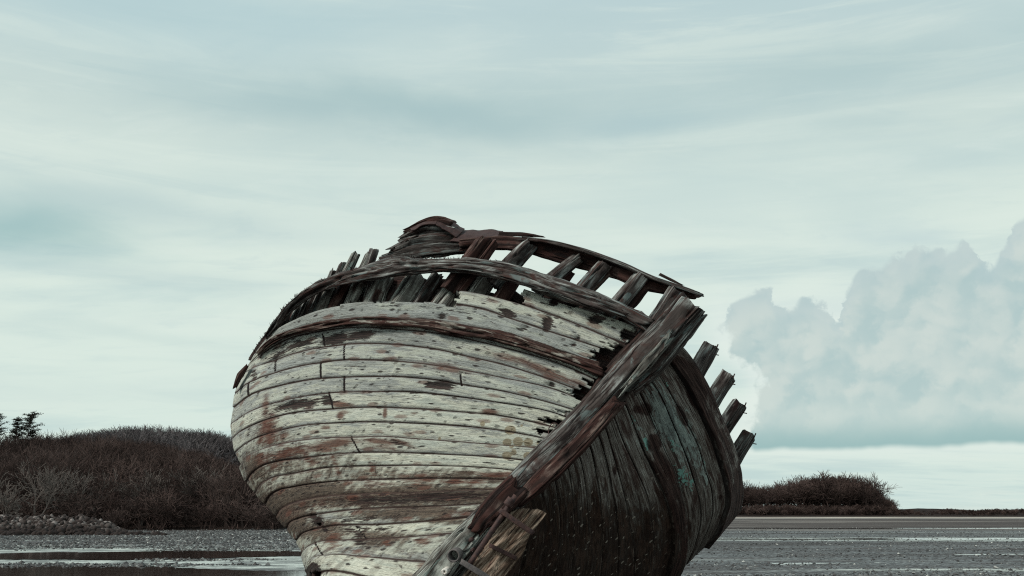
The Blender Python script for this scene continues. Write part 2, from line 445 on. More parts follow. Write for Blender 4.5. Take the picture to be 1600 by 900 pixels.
L_LINES = [
 ('U0', [(1022,514),(1000,508),(950,491),(894,474),(856,461),(817,448),(778,436),(740,430),(690,430),(640,433),(590,437),(562,440),(534,447),(507,455),(479,469),(459,484),(443,502),(423,519),(404,541),(388,566)]),
 ('U1', [(1000,545),(975,536),(878,497),(806,472),(760,460),(720,453),(690,451),(640,451),(590,452),(562,454),(534,459),(505,467),(479,479),(459,490),(440,506),(423,520),(404,542),(388,567)]),
 ('T',  [(978,560),(955,550),(864,519),(789,494),(757,483),(729,477),(701,473),(646,469),(590,468),(562,469),(534,472),(493,481),(457,497),(437,508),(423,520),(404,542),(388,568)]),
 ('RA', [(963,576),(863,544),(780,518),(729,509),(673,499),(618,497),(548,497),(507,503),(451,517),(423,529),(405,546),(386,571)]),
 ('RB', [(950,602),(877,569),(780,541),(729,529),(673,519),(618,514),(576,511),(507,516),(443,532),(418,546),(400,560),(384,574)]),
 ('s0', [(938,623),(836,585),(780,568),(737,558),(673,544),(618,538),(576,536),(534,538),(468,549),(429,561),(395,574),(380,582)]),
 ('s1', [(931,634),(863,607),(780,589),(701,574),(659,568),(618,564),(576,562),(536,562),(501,566),(465,572),(429,582),(387,598),(366,615)]),
 ('s2', [(921,648),(847,626),(780,610),(729,602),(679,593),(646,590),(618,588),(582,588),(536,589),(501,591),(437,602),(386,619),(363,637)]),
 ('s3', [(910,661),(863,644),(780,629),(693,617),(643,612),(582,612),(512,614),(437,627),(396,640),(360,662)]),
 ('s4', [(900,678),(863,667),(780,649),(701,642),(643,638),(582,636),(518,639),(451,646),(401,661),(372,676),(362,685)]),
 ('s5', [(886,693),(860,687),(780,672),(701,664),(646,661),(582,659),(521,661),(479,664),(432,674),(396,686),(374,700),(367,707)]),
 ('s6', [(874,706),(840,700),(780,695),(701,689),(646,685),(607,682),(548,683),(507,684),(451,691),(409,702),(386,714),(376,728)]),
 ('s7', [(858,725),(840,722),(780,715),(673,709),(618,707),(562,707),(521,710),(471,716),(432,721),(407,729),(392,741),(385,753)]),
 ('s8', [(840,741),(780,732),(733,729),(673,727),(618,727),(562,728),(507,731),(457,740),(421,748),(405,758),(398,771)]),
 ('s9', [(822,751),(761,748),(664,747),(594,749),(511,753),(456,761),(437,765),(420,775),(413,788)]),
 ('s10', [(796,764),(733,765),(650,769),(556,772),(483,779),(449,789),(436,797),(430,808)]),
 ('s11', [(769,786),(650,792),(567,795),(506,802),(466,810),(451,817),(446,827)]),
 ('s12', [(738,807),(664,814),(594,819),(511,822),(485,828),(469,835),(461,846)]),
 ('s13', [(708,832),(622,839),(539,843),(487,849),(476,856),(471,866)]),
 ('s14', [(668,878),(622,874),(567,869),(513,866),(488,871),(477,880),(474,890)]),
 ('s15', [(630,922),(600,908),(567,900),(530,892),(503,892),(486,899),(479,910)]),
 ('s16', [(592,967),(560,955),(525,948),(502,955),(490,966)]),
 ('s17', [(555,1012),(530,1004),(515,1010),(508,1022)]),
 ('s18', [(530,1045),(520,1044),(514,1048),(510,1054)]),
]
NL = len(L_LINES)

def hull_grid(lines, y0, depth, a, ncol, nwrap, frac, bow, fan=True):
    """-> P (rows, cols, 3), pixel x, pixel y, u (metres), v (plank + fraction); frac: fractions across one plank"""
    nl = len(lines)
    t_lin = np.linspace(0, .965, ncol)
    th_end = np.linspace(math.asin(.965), math.pi / 2, 22)[1:]
    t = np.concatenate([t_lin, np.sin(th_end)])
    th = np.arcsin(np.clip(t, 0, 1))
    C = np.stack([resample(l[1], t=t) for l in lines])                   # (nl, nt, 2)
    g = a[:, None] * np.sin(th) + (1 - a[:, None]) * (1 - np.cos(th))
    Y = y0[:, None] + depth[:, None] * g
    rows, vs = [], []
    for k in range(nl - 1):
        for f in frac:
            rows.append((k, f)); vs.append(k + f)
    rows.append((nl - 2, 1.0)); vs.append(nl - 1)
    K = np.array([r[0] for r in rows]); Fr = np.array([r[1] for r in rows])[:, None]
    px = C[K, :, 0] * (1 - Fr) + C[K + 1, :, 0] * Fr
    py = C[K, :, 1] * (1 - Fr) + C[K + 1, :, 1] * Fr
    # smooth depth across planks
    lin = np.arange(nl)
    Yr = np.stack([np.interp(np.array(vs), lin, Y[:, j]) for j in range(Y.shape[1])], 1)
    P = at(px, py, Yr)
    # the hidden side: carry on along the view, then in to the far stem
    e = P[:, -1]
    ray = norm(e - EYE)
    s = np.linspace(0, 1, nwrap + 1)[1:] ** 1.5
    vv = np.clip(np.array(vs) / (nl - 1), 0, 1)[:, None]
    bowp = bow[0] * (1 - vv) + bow[1] * vv
    Lw = np.linalg.norm(bowp - e, axis=1, keepdims=True)
    w = (s ** 1.1)[None, :, None]
    Q = (1 - w) * (e[:, None, :] + ray[:, None, :] * (Lw[:, None, :] * s[None, :, None])) + w * bowp[:, None, :]
    P = np.concatenate([P, Q], 1)
    px = np.concatenate([px, np.repeat(px[:, -1:], nwrap, 1)], 1)
    py = np.concatenate([py, np.repeat(py[:, -1:], nwrap, 1)], 1)
    mid = P[P.shape[0] // 3]
    du = np.linalg.norm(np.diff(P, axis=1), axis=2)
    u = np.concatenate([np.zeros((P.shape[0], 1)), np.cumsum(du, 1)], 1)
    v = np.repeat(np.array(vs)[:, None], P.shape[1], 1)
    return P, px, py, u, v

def grid_normals(P, flip=None):
    # normals from a smoothed copy
    dr = np.gradient(P, axis=0); dc = np.gradient(P, axis=1)
    N = norm(np.cross(dr, dc))
    m = N.shape[1] // 2
    s = np.sign(((EYE - P[:, :m]) * N[:, :m]).sum(-1).mean())
    return N * s, s

def spots(px, py, lst):
    r = np.zeros_like(px)
    for (x, y, rx, ry, k, *ang) in lst:
        a = math.radians(ang[0]) if ang else 0.0
        dx, dy = px - x, py - y
        ex, ey = (dx * math.cos(a) + dy * math.sin(a)) / rx, (-dx * math.sin(a) + dy * math.cos(a)) / ry
        r = np.maximum(r, k * np.exp(-(ex * ex + ey * ey) * .9))
    return r

FR = [0.0, .045, .11, .2, .35, .5, .65, .8, .89, .955]
BOW = (at(840, 545, 19.5), at(760, 800, 18.5))

lenpx = np.array([np.sum(np.linalg.norm(np.diff(np.array(l[1]), axis=0), axis=1)) for l in L_LINES])
y0L = 8.0 + .35 * np.linspace(0, 1, NL) ** 1.3
dL = 2.5 * (lenpx / lenpx.max()) ** .55
aL = np.full(NL, .34)
P, PX, PY, U, V = hull_grid(L_LINES, y0L, dL, aL, 400, 40, FR, BOW)
NR, NC = P.shape[:2]
Pc = P.copy()
N, sgn = grid_normals(Pc)
for _ in range(6):    # even out the normals a little
    N[1:-1] = N[1:-1] * .5 + (N[:-2] + N[2:]) * .25
N = norm(N)
idx = np.floor(np.minimum(V, NL - 1.001)); fr = V - idx
edge = np.minimum(fr, 1 - fr)
disp = -.009 * np.exp(-(edge / .036) ** 2) * (1 - .6 * sstep(430, 372, PX))                                   # open seams
disp += -.004 * np.exp(-(edge / .10) ** 2)
disp += .004 * fbm(U * 1.1, idx * 3.3, 0, 5, 3) + .006 * vnoise(idx * 9.1, 0.3, 0, 11) * (fr - .5) * 2
disp += .006 * vnoise(idx * 5.7, np.floor(U / 1.9) * 3.1, 0, 12)
disp += .0035 * fbm(U * 9, V * 6, 0, 21, 4)
# a proud strake low on the side and the worn strip between RA and RB
disp += .020 * ((idx == 11)) * sstep(620, 380, PX)
DARK = [(687,602,23,7,1.1),(672,600,9,6,1.0),(855,505,8,12,1.1),(931,499,13,8,1.1),(864,474,10,4,1.0),(794,489,15,6,1.0,20),(903,528,5,4,.9),
        (897,538,5,3,.8),(861,601,6,5,.9),(700,470,14,4,.7,10),(690,494,9,4,.8),(820,512,7,4,.7),(524,530,24,9,1.15,-14),(560,524,30,7,1.0,-8),
        (470,538,32,9,.72,-18),(430,556,26,8,.6,-30),
        (470,631,46,8,.86,-9),(445,637,30,7,.6,-14),(509,625,12,9,.85),(395,586,6,9,.7),(690,493,6,3,.9),
        (497,816,10,8,1.1,30),(488,808,6,5,1.0),(505,826,8,4,.8,40),(488,893,13,12,1.4),(480,899,10,10,1.4),
        (1000,512,16,8,.6,20),(960,585,20,6,.7,25),(905,668,18,10,.9),(885,690,20,6,.9),(980,540,22,5,.9,20),(975,552,20,4,.8,20),(940,605,18,5,.8,20),
        (925,640,16,6,.7,20),(835,727,14,3,.5),(760,590,12,3,.6,10),(720,583,10,3,.6,10),(560,573,18,3,.45),(650,615,14,3,.4),(741,640,8,4,.5),(628,694,26,5,.5,20),
        (600,780,110,9,.60,-3),(690,776,80,8,.75,-3),(560,812,50,6,.5,-3),(470,792,30,7,.45,-15),(560,826,60,6,.55),(560,842,16,10,.7,60),(440,540,20,4,.6,-25),(640,480,80,3,.45,3),(720,488,60,3,.5,10)]
RUST = [(420,670,17,34,.62,8),(415,640,8,30,.5),(527,692,40,8,.75,-6),(500,699,50,6,.6,-8),(456,706,40,9,.6,-15),(507,702,20,5,.7),(595,690,30,5,.75,8),(628,692,24,4,.7,20),
        (530,632,22,5,.8,4),(601,646,4,12,.7),(532,650,6,8,.6),(508,668,9,4,.6),(765,643,16,5,.75),(646,646,8,4,.5),(785,742,46,5,.75,2),(745,754,22,4,.6),(712,752,16,6,.6),
        (540,790,60,9,.24,-6),(500,786,40,9,.34,-8),(450,800,24,14,.34,-30),(550,778,12,6,.8),(660,845,14,5,.7),(605,848,10,5,.6),(520,845,16,20,.5,40),(640,772,60,8,.26),(720,805,40,6,.4),
        (700,575,50,8,.45,10),(860,583,60,8,.6,22),(800,560,60,8,.5,15),(610,560,18,5,.5),(690,575,10,4,.6),(440,690,20,20,.4),(480,715,8,22,.5,-20),(525,728,6,22,.5,-20),(580,730,6,20,.45,-20),
        (600,700,40,6,.5,8),(590,755,50,10,.35),(660,752,40,10,.4),(440,720,30,10,.35,-20),(410,715,14,14,.5)]
BARE = [(650,490,170,12,.75,2),(860,540,60,12,.6,20),(460,570,60,9,.95,-14),(560,528,60,6,.5),(820,600,60,10,.75,12),(900,600,60,8,.8,20),(740,570,60,8,.6,8),(560,605,60,8,.45),
        (450,595,60,8,.5,-14),(640,655,60,8,.4),(600,850,90,20,.5),(570,880,60,20,.4),(800,640,60,14,.45,10),(480,510,50,10,.8,-18),(840,560,50,9,.7,20)]
LICH = [(797,672,10,8,1),(792,691,8,7,1),(809,690,9,8,1),(825,691,8,7,1),(841,692,4,4,.9),(792,712,8,7,1),(824,712,7,6,1),(803,707,6,6,.8),(754,662,4,5,1),(800,698,6,4,.7),(686,685,4,4,.7),(815,665,4,3,.7)]
GRIME = spots(PX, PY, [(600,850,300,60,.20),(400,760,50,50,.3),(500,735,130,50,.26),(660,770,200,30,.22),(430,790,60,30,.62,-25),(470,775,90,26,.58,-10),(610,775,150,18,.62,-3),(720,775,90,16,.6,-3),(640,800,120,16,.48),(440,720,60,24,.34,-20),(500,830,60,22,.44),(590,840,60,18,.42),
                       (560,740,160,18,.30),(700,745,110,16,.34),(420,680,40,24,.30),(400,730,26,34,.42,-30),(455,810,28,30,.6),(760,748,60,10,.42),(700,812,60,9,.4)])
dk = spots(PX, PY, DARK); ru = spots(PX, PY, RUST); ba = spots(PX, PY, BARE); li = spots(PX, PY, LICH)
# upper strakes: worn to bare grey wood
ba = np.maximum(ba, .52 * sstep(590, 520, PY) * sstep(1000, 900, PX))
ba = np.maximum(ba, .37)
ba = np.where((idx <= 1), np.minimum(ba, .30), ba)
ba = ba - .12 * sstep(610, 680, PY) * sstep(420, 520, PX)
# butt joints: (x, y middle, half height, slant)
JO = [(500,578,11,.03),(537,601,12,.04),(516,626,12,.25),(387,608,10,0),(537,549,12,0),(429,570,9,0),(555,695,12,.55),(504,531,8,.1),(720,593,9,.1),(760,790,9,-.2),(563,832,10,.8),(496,857,9,.6)]
jo = np.zeros_like(PX)
for (x, y, h, sl) in JO:
    jo = np.maximum(jo, np.exp(-((PX - x - (PY - y) * sl) / 1.9) ** 2) * (np.abs(PY - y) < h + 1.5))
# dark worn strip on the moulding's underside
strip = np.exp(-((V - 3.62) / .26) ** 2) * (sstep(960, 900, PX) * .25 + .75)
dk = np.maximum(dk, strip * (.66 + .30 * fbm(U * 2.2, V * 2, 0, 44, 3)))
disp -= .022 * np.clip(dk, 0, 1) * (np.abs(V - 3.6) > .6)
disp -= .010 * jo
# ragged ends of the planks beside the stern post
Pd = P + N * disp[..., None]
row = np.arange(NR)
ragr = (.012 + .030 * np.clip(fbm(V[:, 0] * 2.1, .5, 0, 61, 2) + .35, 0, 1) + .020 * np.abs(fbm(V[:, 0] * 9.0, 2.5, 0, 62, 2)))
ragr *= np.interp(V[:, 0], [0, 2, 5, 8, 9.5, 11, 13, 23], [1.6, 2.3, 2.0, 1.9, 3.4, 1.2, .35, .25])
tcol = np.linspace(0, 1, NC)
tt = np.concatenate([np.linspace(0, .965, 400), np.sin(np.linspace(math.asin(.965), math.pi/2, 22)[1:]), np.ones(40) * 1.1])
vn = V[:-1, :-1]; pxq = (PX[:-1, :-1] + PX[1:, 1:]) / 2
keep = tt[None, :-1] > (ragr[:-1, None] - .0) 
j1 = 3.5 * fbm(V[:-1, :-1] * 9, 1.0, 0, 71, 2)
b0 = (np.floor(vn) == 0); b1 = (np.floor(vn) == 1)
keep &= ~(b0 & (pxq < 818 + 9 * fbm(vn * 7, .3, 0, 72, 3)))
keep &= ~(b1 & (pxq < 716 + 14 * fbm(vn * 6, 4.3, 0, 73, 3)))
# the sheer strake's upper edge is gnawed
top_bite = .22 + .30 * fbm(U[:-1, :-1] * 2.6, 1.7, 0, 75, 4)
keep &= ~((np.floor(vn) == 2) & (vn - 2 < top_bite * .45) & (pxq < 712))
keep &= ~((np.floor(vn) == 0) & (vn < .08 + .35 * np.clip(fbm(U[:-1, :-1] * 3.6, 3.7, 0, 76, 3), 0, 1)))
# two small gaps low at the left
hole = spots((PX[:-1,:-1]), PY[:-1,:-1], [(489,897,12,9,1.0),(497,818,5,5,1.0,40)])
keep &= ~((hole > .62) & (tt[None, :-1] < 1.0))
fa = grid_faces(NR, NC).reshape(NR - 1, NC - 1, 4)[keep]
if sgn > 0: pass
fa_n = fa
tri = Pd.reshape(-1, 3)[fa[len(fa)//2]]
nn = np.cross(tri[1] - tri[0], tri[2] - tri[1])
if np.dot(nn, EYE - tri[0]) < 0: fa = fa[:, ::-1]
used = np.unique(fa); remap = np.full(NR * NC, -1); remap[used] = np.arange(len(used))
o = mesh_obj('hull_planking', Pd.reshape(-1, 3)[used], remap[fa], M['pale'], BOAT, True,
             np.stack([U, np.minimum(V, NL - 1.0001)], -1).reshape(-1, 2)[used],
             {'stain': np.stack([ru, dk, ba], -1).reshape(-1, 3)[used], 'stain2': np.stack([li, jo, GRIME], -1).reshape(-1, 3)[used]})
so = o.modifiers.new('thickness', 'SOLIDIFY'); so.thickness = .045; so.offset = -1
o['label'] = 'pale side of the hull, paint peeling to grey wood with rust stains'

# lookup: depth on the pale side at an image position
def y_left(px, line):
    l = [i for i, q in enumerate(L_LINES) if q[0] == line][0]
    r = l * len(FR)
    sel = slice(0, 421)
    xs = PX[r, sel][::-1]; ys = P[r, sel, 1][::-1]
    return np.interp(px, xs, ys)

# inner planking (ceiling) seen dark through the open strake and behind the broken plank ends
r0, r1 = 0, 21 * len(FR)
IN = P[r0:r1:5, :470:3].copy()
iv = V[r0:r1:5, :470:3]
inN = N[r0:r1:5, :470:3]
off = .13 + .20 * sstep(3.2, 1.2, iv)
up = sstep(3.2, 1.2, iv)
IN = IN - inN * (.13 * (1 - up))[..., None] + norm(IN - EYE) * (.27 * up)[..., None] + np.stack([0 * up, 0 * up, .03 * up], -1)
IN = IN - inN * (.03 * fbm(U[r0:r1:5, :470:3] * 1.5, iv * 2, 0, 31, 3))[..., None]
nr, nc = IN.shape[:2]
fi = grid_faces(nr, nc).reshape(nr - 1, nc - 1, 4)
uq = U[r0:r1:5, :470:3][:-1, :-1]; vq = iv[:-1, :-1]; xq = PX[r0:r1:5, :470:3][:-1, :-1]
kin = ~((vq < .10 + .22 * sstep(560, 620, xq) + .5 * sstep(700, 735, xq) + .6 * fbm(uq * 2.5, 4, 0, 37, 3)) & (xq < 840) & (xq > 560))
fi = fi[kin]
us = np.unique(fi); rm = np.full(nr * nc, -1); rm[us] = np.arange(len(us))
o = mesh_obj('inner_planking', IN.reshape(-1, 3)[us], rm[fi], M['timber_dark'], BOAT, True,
             np.stack([U[r0:r1:5, :470:3], iv * .2], -1).reshape(-1, 2)[us], {'ao_seed': np.zeros((len(us), 3))})
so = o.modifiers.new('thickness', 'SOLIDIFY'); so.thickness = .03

# ---------------------------------------------------------------- dark side
R_LINES = [
 ('Q0', [(1050,527),(1062,538),(1080,561),(1098,592),(1122,650),(1141,694),(1153,733),(1156,765),(1153,792)]),
 ('BL', [(1026,548),(1040,558),(1058,582),(1080,619),(1099,658),(1115,697),(1124,725),(1132,755),(1134,785),(1128,806),(1113,840),(1100,856)]),
 ('rb', [(1022,572),(1045,610),(1070,655),(1088,688),(1102,733),(1113,772),(1113,806),(1104,832),(1087,869)]),
 ('rc', [(1008,584),(1030,614),(1050,658),(1069,704),(1083,745),(1094,785),(1095,818),(1088,846),(1073,883)]),
 ('rd', [(984,588),(999,613),(1017,652),(1038,702),(1052,732),(1063,767),(1071,806),(1072,844),(1067,880),(1058,903)]),
 ('re', [(966,608),(980,638),(992,668),(1006,704),(1022,738),(1036,769),(1047,806),(1050,842),(1046,880),(1032,925)]),
 ('rf', [(950,628),(963,660),(974,690),(986,716),(1000,746),(1012,777),(1019,812),(1022,852),(1019,900),(1003,955)]),
 ('g1', [(937,640),(949,678),(961,720),(975,772),(986,828),(991,864),(990,912),(975,975)]),
 ('g2', [(926,655),(939,688),(949,722),(957,764),(964,805),(967,862),(962,920),(945,1000)]),
 ('g3', [(911,672),(924,703),(932,740),(939,785),(942,830),(941,880),(936,920),(922,1020)]),
 ('g4', [(895,690),(907,718),(914,748),(918,785),(920,833),(918,900),(912,950),(900,1035)]),
 ('g5', [(877,706),(888,732),(894,765),(897,798),(897,830),(893,900),(888,950),(876,1045)]),
 ('g6', [(857,722),(867,750),(872,782),(875,815),(874,846),(868,900),(862,950),(848,1050)]),
 ('g7', [(836,742),(845,768),(850,800),(851,828),(849,855),(840,900),(832,950),(818,1055)]),
 ('g8', [(806,772),(817,800),(822,830),(821,858),(812,900),(803,950),(785,1058)]),
 ('g9', [(750,850),(762,860),(770,880),(771,905),(765,950),(742,1060)]),
 ('g10', [(690,915),(698,930),(702,950),(700,975),(690,1062)]),
 ('g11', [(600,1010),(604,1020),(604,1035),(600,1066)]),
]
NQ = len(R_LINES)
v_ = np.linspace(0, 1, NQ)
y0R = 8.12 + .30 * v_
dR = np.interp(v_, [0, .2, .4, .6, 1], [2.1, 2.2, 2.1, 1.8, .9])
aR = np.interp(v_, [0, .25, .5, 1], [.55, .55, .62, .8])
P2, PX2, PY2, U2, V2 = hull_grid(R_LINES, y0R, dR, aR, 210, 34, FR, BOW)
N2, sg2 = grid_normals(P2)
for _ in range(6): N2[1:-1] = N2[1:-1] * .5 + (N2[:-2] + N2[2:]) * .25
N2 = norm(N2)
NR2, NC2 = P2.shape[:2]
id2 = np.floor(np.minimum(V2, NQ - 1.001)); f2 = V2 - id2
e2 = np.minimum(f2, 1 - f2)
tarz = sstep(730, 800, PY2)
d2 = -.014 * np.exp(-(e2 / .03) ** 2) * (1 - .75 * tarz) - .003 * np.exp(-(e2 / .1) ** 2) * (1 - tarz)
d2 += .006 * vnoise(id2 * 5.7, np.floor(U2 / 1.7) * 3.1, 0, 112) + .004 * fbm(U2 * 8, V2 * 6, 0, 121, 4) + .005 * vnoise(id2 * 9.1, .3, 0, 111) * (f2 - .5)
d2 += .050 * (id2 == 0) + .030 * (id2 == 4) * sstep(.15, .35, U2 / 2.5)        # wale and rubbing strake stand proud
TEAL = spots(PX2, PY2, [(1045,660,30,75,.80,-25),(1075,690,22,70,.66,-22),(1095,730,16,50,.5,-18),(1010,690,14,40,.40,-25),(1030,620,16,24,.5,-40),(1105,800,16,40,.30),(985,690,14,24,.34),(1060,770,14,40,.5,-10),(960,680,10,14,.3)])
FLK = spots(PX2, PY2, [(1066,742,12,24,.75,-20),(1008,692,8,10,.72),(1052,690,10,22,.5),(1060,655,10,20,.46,-20),(1080,760,10,20,.5),(1098,728,6,20,.4),(1040,600,8,20,.45,-30),(990,655,6,10,.45),(1046,640,8,20,.4)])
ROT = spots(PX2, PY2, [(1085,625,9,24,.9,-30),(1066,650,7,24,.9,-25),(1021,690,14,18,.9),(1030,720,14,30,.8,-20),(1010,640,14,14,.8),(960,735,5,12,.8),(1040,560,14,20,.7,-40),(996,640,14,10,.7),(1125,777,5,6,.7)])
ROT = np.maximum(ROT, .80 * (id2 == 0) * (.75 + .5 * fbm(U2 * 2, V2, 0, 9, 2)))
ROT = np.maximum(ROT, .62 * (id2 == 4) * sstep(680, 730, PY2) * (.9 + .5 * fbm(U2 * 2, V2, 0, 9, 2)))
WL = sstep(-75, 95, (PY2 - 775) + (1040 - PX2) * .22)     # below the old waterline: tarred, with the underside's shade painted in
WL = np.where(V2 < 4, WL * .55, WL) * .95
BARN = sstep(690, 760, PY2) * sstep(1060, 1000, PX2)
ragR = .012 + .03 * np.clip(fbm(V2[:, 0] * 2.6, 1.5, 0, 161, 2) + .3, 0, 1)
P2d = P2 + N2 * d2[..., None]
tR = np.concatenate([np.linspace(0, .965, 210), np.ones(21 + 34)])
k2 = tR[None, :-1] > ragR[:-1, None]
f_ = grid_faces(NR2, NC2).reshape(NR2 - 1, NC2 - 1, 4)
f_ = f_[k2]
tri = P2d.reshape(-1, 3)[f_[len(f_)//3]]
nn = np.cross(tri[1] - tri[0], tri[2] - tri[1])
if np.dot(nn, EYE - tri[0]) < 0: f_ = f_[:, ::-1]
us = np.unique(f_); rm = np.full(NR2 * NC2, -1); rm[us] = np.arange(len(us))
o = mesh_obj('hull_planking', P2d.reshape(-1, 3)[us], rm[f_], M['tar_shade'], BOAT, True,
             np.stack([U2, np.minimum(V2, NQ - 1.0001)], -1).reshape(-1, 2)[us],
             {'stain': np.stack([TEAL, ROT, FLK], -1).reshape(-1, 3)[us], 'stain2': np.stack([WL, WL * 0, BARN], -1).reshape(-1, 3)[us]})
so = o.modifiers.new('thickness', 'SOLIDIFY'); so.thickness = .05; so.offset = -1
o['label'] = 'dark underside of the hull, tarred low down with painted-in shade, flakes of teal paint above'
# dark backing behind its plank ends
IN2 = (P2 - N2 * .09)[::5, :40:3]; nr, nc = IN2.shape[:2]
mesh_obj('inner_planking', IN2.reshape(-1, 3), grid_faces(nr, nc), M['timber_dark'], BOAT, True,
         np.stack([U2, V2 * .2], -1)[::5, :40:3].reshape(-1, 2), {'ao_seed': np.zeros((nr * nc, 3))})

# ---------------------------------------------------------------- timbers
def px_path(pts, ys):
    pts = np.asarray(pts, float)
    return at(pts[:, 0], pts[:, 1], ys)
def m_per_px(Y): return np.asarray(Y) / F_PX * 1.02

# wale: the heavy rail timber sweeping over the top of the pale side
WT = [(1013,494),(992,484),(964,471),(936,458),(894,444),(856,432),(819,419),(783,411),(742,406),(700,403),(673,402),(640,402),(618,404),(590,411),(562,419),(534,427),(507,438),(480,452),(451,474),(423,512),(407,534),(388,566)]
WB = [(1010,519),(978,500),(922,481),(867,462),(839,453),(811,443),(778,434),(742,428),(700,427),(673,430),(646,431),(618,431),(590,435),(562,437),(534,444),(507,453),(479,467),(459,483),(443,501),(423,522),(405,546),(386,572)]
tw = np.linspace(0, 1, 40)
wt, wb = resample(WT, t=tw), resample(WB, t=tw)
wm = (wt + wb) / 2
yw = y_left(wm[:, 0], 'U0') - .06
wpath = at(wm[:, 0], wm[:, 1], yw)
wwid = np.linalg.norm(wt - wb, axis=1) * m_per_px(yw)
timber('wale', wpath[:37], wwid[:37] * 1.0, .16, M['timber'], BOAT, seed=3, rough=.020, crack=.05, ragged=(.10, .05), nper=44, seg=.022, square=.5)
# a second, split-off layer lying along it
half = slice(3, 30)
p2 = at(wm[half, 0], wm[half, 1] + 5, yw[half] - .05)
timber('wale', p2, wwid[half] * .55, .10, M['timber'], BOAT, seed=9, rough=.020, crack=.045, ragged=(.15, .15), nper=36, seg=.022, square=.55, wander=.025)

# rubbing strake: rotten half-round moulding
ra, rb_ = np.array(resample(L_LINES[3][1], 60)), np.array(resample(L_LINES[4][1], 60))
mr = ra * .62 + rb_ * .38
yr = y_left(mr[:, 0], 'RA') - .03
wr = np.linalg.norm(ra - rb_, axis=1) * m_per_px(yr) * np.interp(np.linspace(0, 1, 60), [0, .1, .6, .85, 1], [.45, .70, .72, .80, .6])
timber('rubbing_strake', at(mr[:, 0], mr[:, 1], yr)[2:57], wr[2:57], .085, M['timber_strake'], BOAT, seed=14, rough=.018, crack=.04, ragged=(.08, .1), nper=36, seg=.022, square=.6)

# stern post -------------------------------------------------------------
def post(pts, w, th, y, mat, seed, name='stern_post', **kw):
    return timber(name, px_path(pts, y), w, th, mat, BOAT, seed=seed, **kw)
post([(1082,478),(1040,524),(990,574),(940,630),(895,678),(845,727),(802,774),(757,822),(700,886),(612,985),(556,1045)],
     [.24,.22,.20,.20,.20,.21,.22,.25,.28,.30,.32], .32, np.interp(np.linspace(0,1,11),[0,1],[7.88,8.12]), M['timber'], 21, rough=.012, crack=.03, ragged=(.05,.0), nper=52, seg=.02, roll=16)
# outer facing strip and a pale sliver on it
post([(1091,492),(1060,530),(1020,578),(985,612)], [.12,.13,.12,.08], .12, [7.82,7.84,7.86,7.9], M['timber'], 25, name='post_facing', rough=.012, crack=.025, ragged=(.10,.16), nper=36, seg=.02, roll=18)
post([(1046,528),(1010,570),(975,606)], [.05,.08,.05], .07, [7.70,7.71,7.75], M['timber_pale'], 27, name='post_facing', rough=.01, crack=.02, ragged=(.12,.14), nper=28, seg=.02, roll=10)
post([(965,628),(910,690),(850,748),(812,782)], [.11,.12,.13,.10], .12, [7.80,7.80,7.83,7.9], M['timber_red'], 28, name='post_facing', rough=.013, crack=.03, ragged=(.12,.10), nper=36, seg=.02, roll=12)
# dark rabbet piece between the plank ends and the post
post([(1018,520),(975,562),(930,620),(880,680),(820,738),(760,796),(700,850),(640,915)], [.12,.12,.12,.12,.10,.07,.06,.06], .12, np.linspace(8.02,8.22,8), M['timber_dark'], 31, name='rabbet', rough=.02, crack=.02, ragged=(.05,.05), nper=30, seg=.02)
# lower, paler part of the post
post([(780,790),(745,822),(711,858),(676,902),(620,962)], [.11,.18,.22,.24,.25], .16, [7.98,7.94,7.93,7.94,7.98], M['timber_pale'], 35, name='post_facing', rough=.012, crack=.035, ragged=(.07,.02), nper=44, seg=.018, label='pale split timber at the foot of the stern post')
post([(806,762),(780,786),(752,816),(744,826)], [.20,.20,.17,.12], .14, [7.86,7.86,7.88,7.9], M['timber_red'], 37, name='post_facing', rough=.015, crack=.03, ragged=(.06,.05), nper=40, seg=.018)

# iron work on the post
def tube(name, p0, p1, r, mat, parent=BOAT, inner=None, n=28, bend=None, mid=6):
    p0, p1 = np.array(p0, float), np.array(p1, float)
    T = norm(p1 - p0); a = norm(np.cross(T, [0.3, .2, 1])); b = np.cross(T, a)
    ph = np.linspace(0, 2 * math.pi, n, endpoint=False)
    ring = np.cos(ph)[:, None] * a + np.sin(ph)[:, None] * b
    V_ = []
    if inner is None:
        for s in np.linspace(0, 1, mid):
            V_.append(p0 + (p1 - p0) * s + ring * r * (1 + .05 * vnoise(s * 5, np.cos(ph) * 2, np.sin(ph) * 2, 3))[:, None])
        v = np.vstack(V_); f = [grid_faces(mid, n, True)]
        v = np.vstack([v, p0, p1]); k = np.arange(n); k1 = (k + 1) % n
        f.append(np.vstack([np.stack([np.full(n, len(v)-2), k1, k], -1), np.stack([np.full(n, len(v)-1), (mid-1)*n + k, (mid-1)*n + k1], -1)]))
    else:
        seq = [(p1, r), (p0, r), (p0 - T * .004, (r + inner) / 2), (p0, inner), (p1, inner)]
        v = np.vstack([c + ring * rr for c, rr in seq]); f = [grid_faces(5, n, True)]
    return mesh_obj(name, v, f, mat, parent, True)
rod = tube('pivot_rod', at(806, 774, 7.74), at(734, 881, 7.74), .021, M['iron'], mid=14)
tube('pivot_rod', at(800, 779, 7.72), at(792, 790, 7.72), .034, M['iron'])
c0 = at(711, 867, 7.80)
axis = norm(np.array([.18, 1.0, .10]))
st = tube('shaft_tube', c0 - axis * .05, c0 + axis * .30, .050, M['iron_grey'], BOAT, inner=.037)
bo = tube('tube_bore', c0 + axis * .10, c0 + axis * .28, .0365, M['bore'], BOAT)
bolt0 = at(695, 893, 7.78)
tube('bolt_head', bolt0 - axis * .01, bolt0 + axis * .10, .025, M['white'], BOAT, inner=.008)
tube('bolt_head', at(735, 844, 7.80), at(735, 844, 7.80) + axis * .08, .016, M['iron'], BOAT)
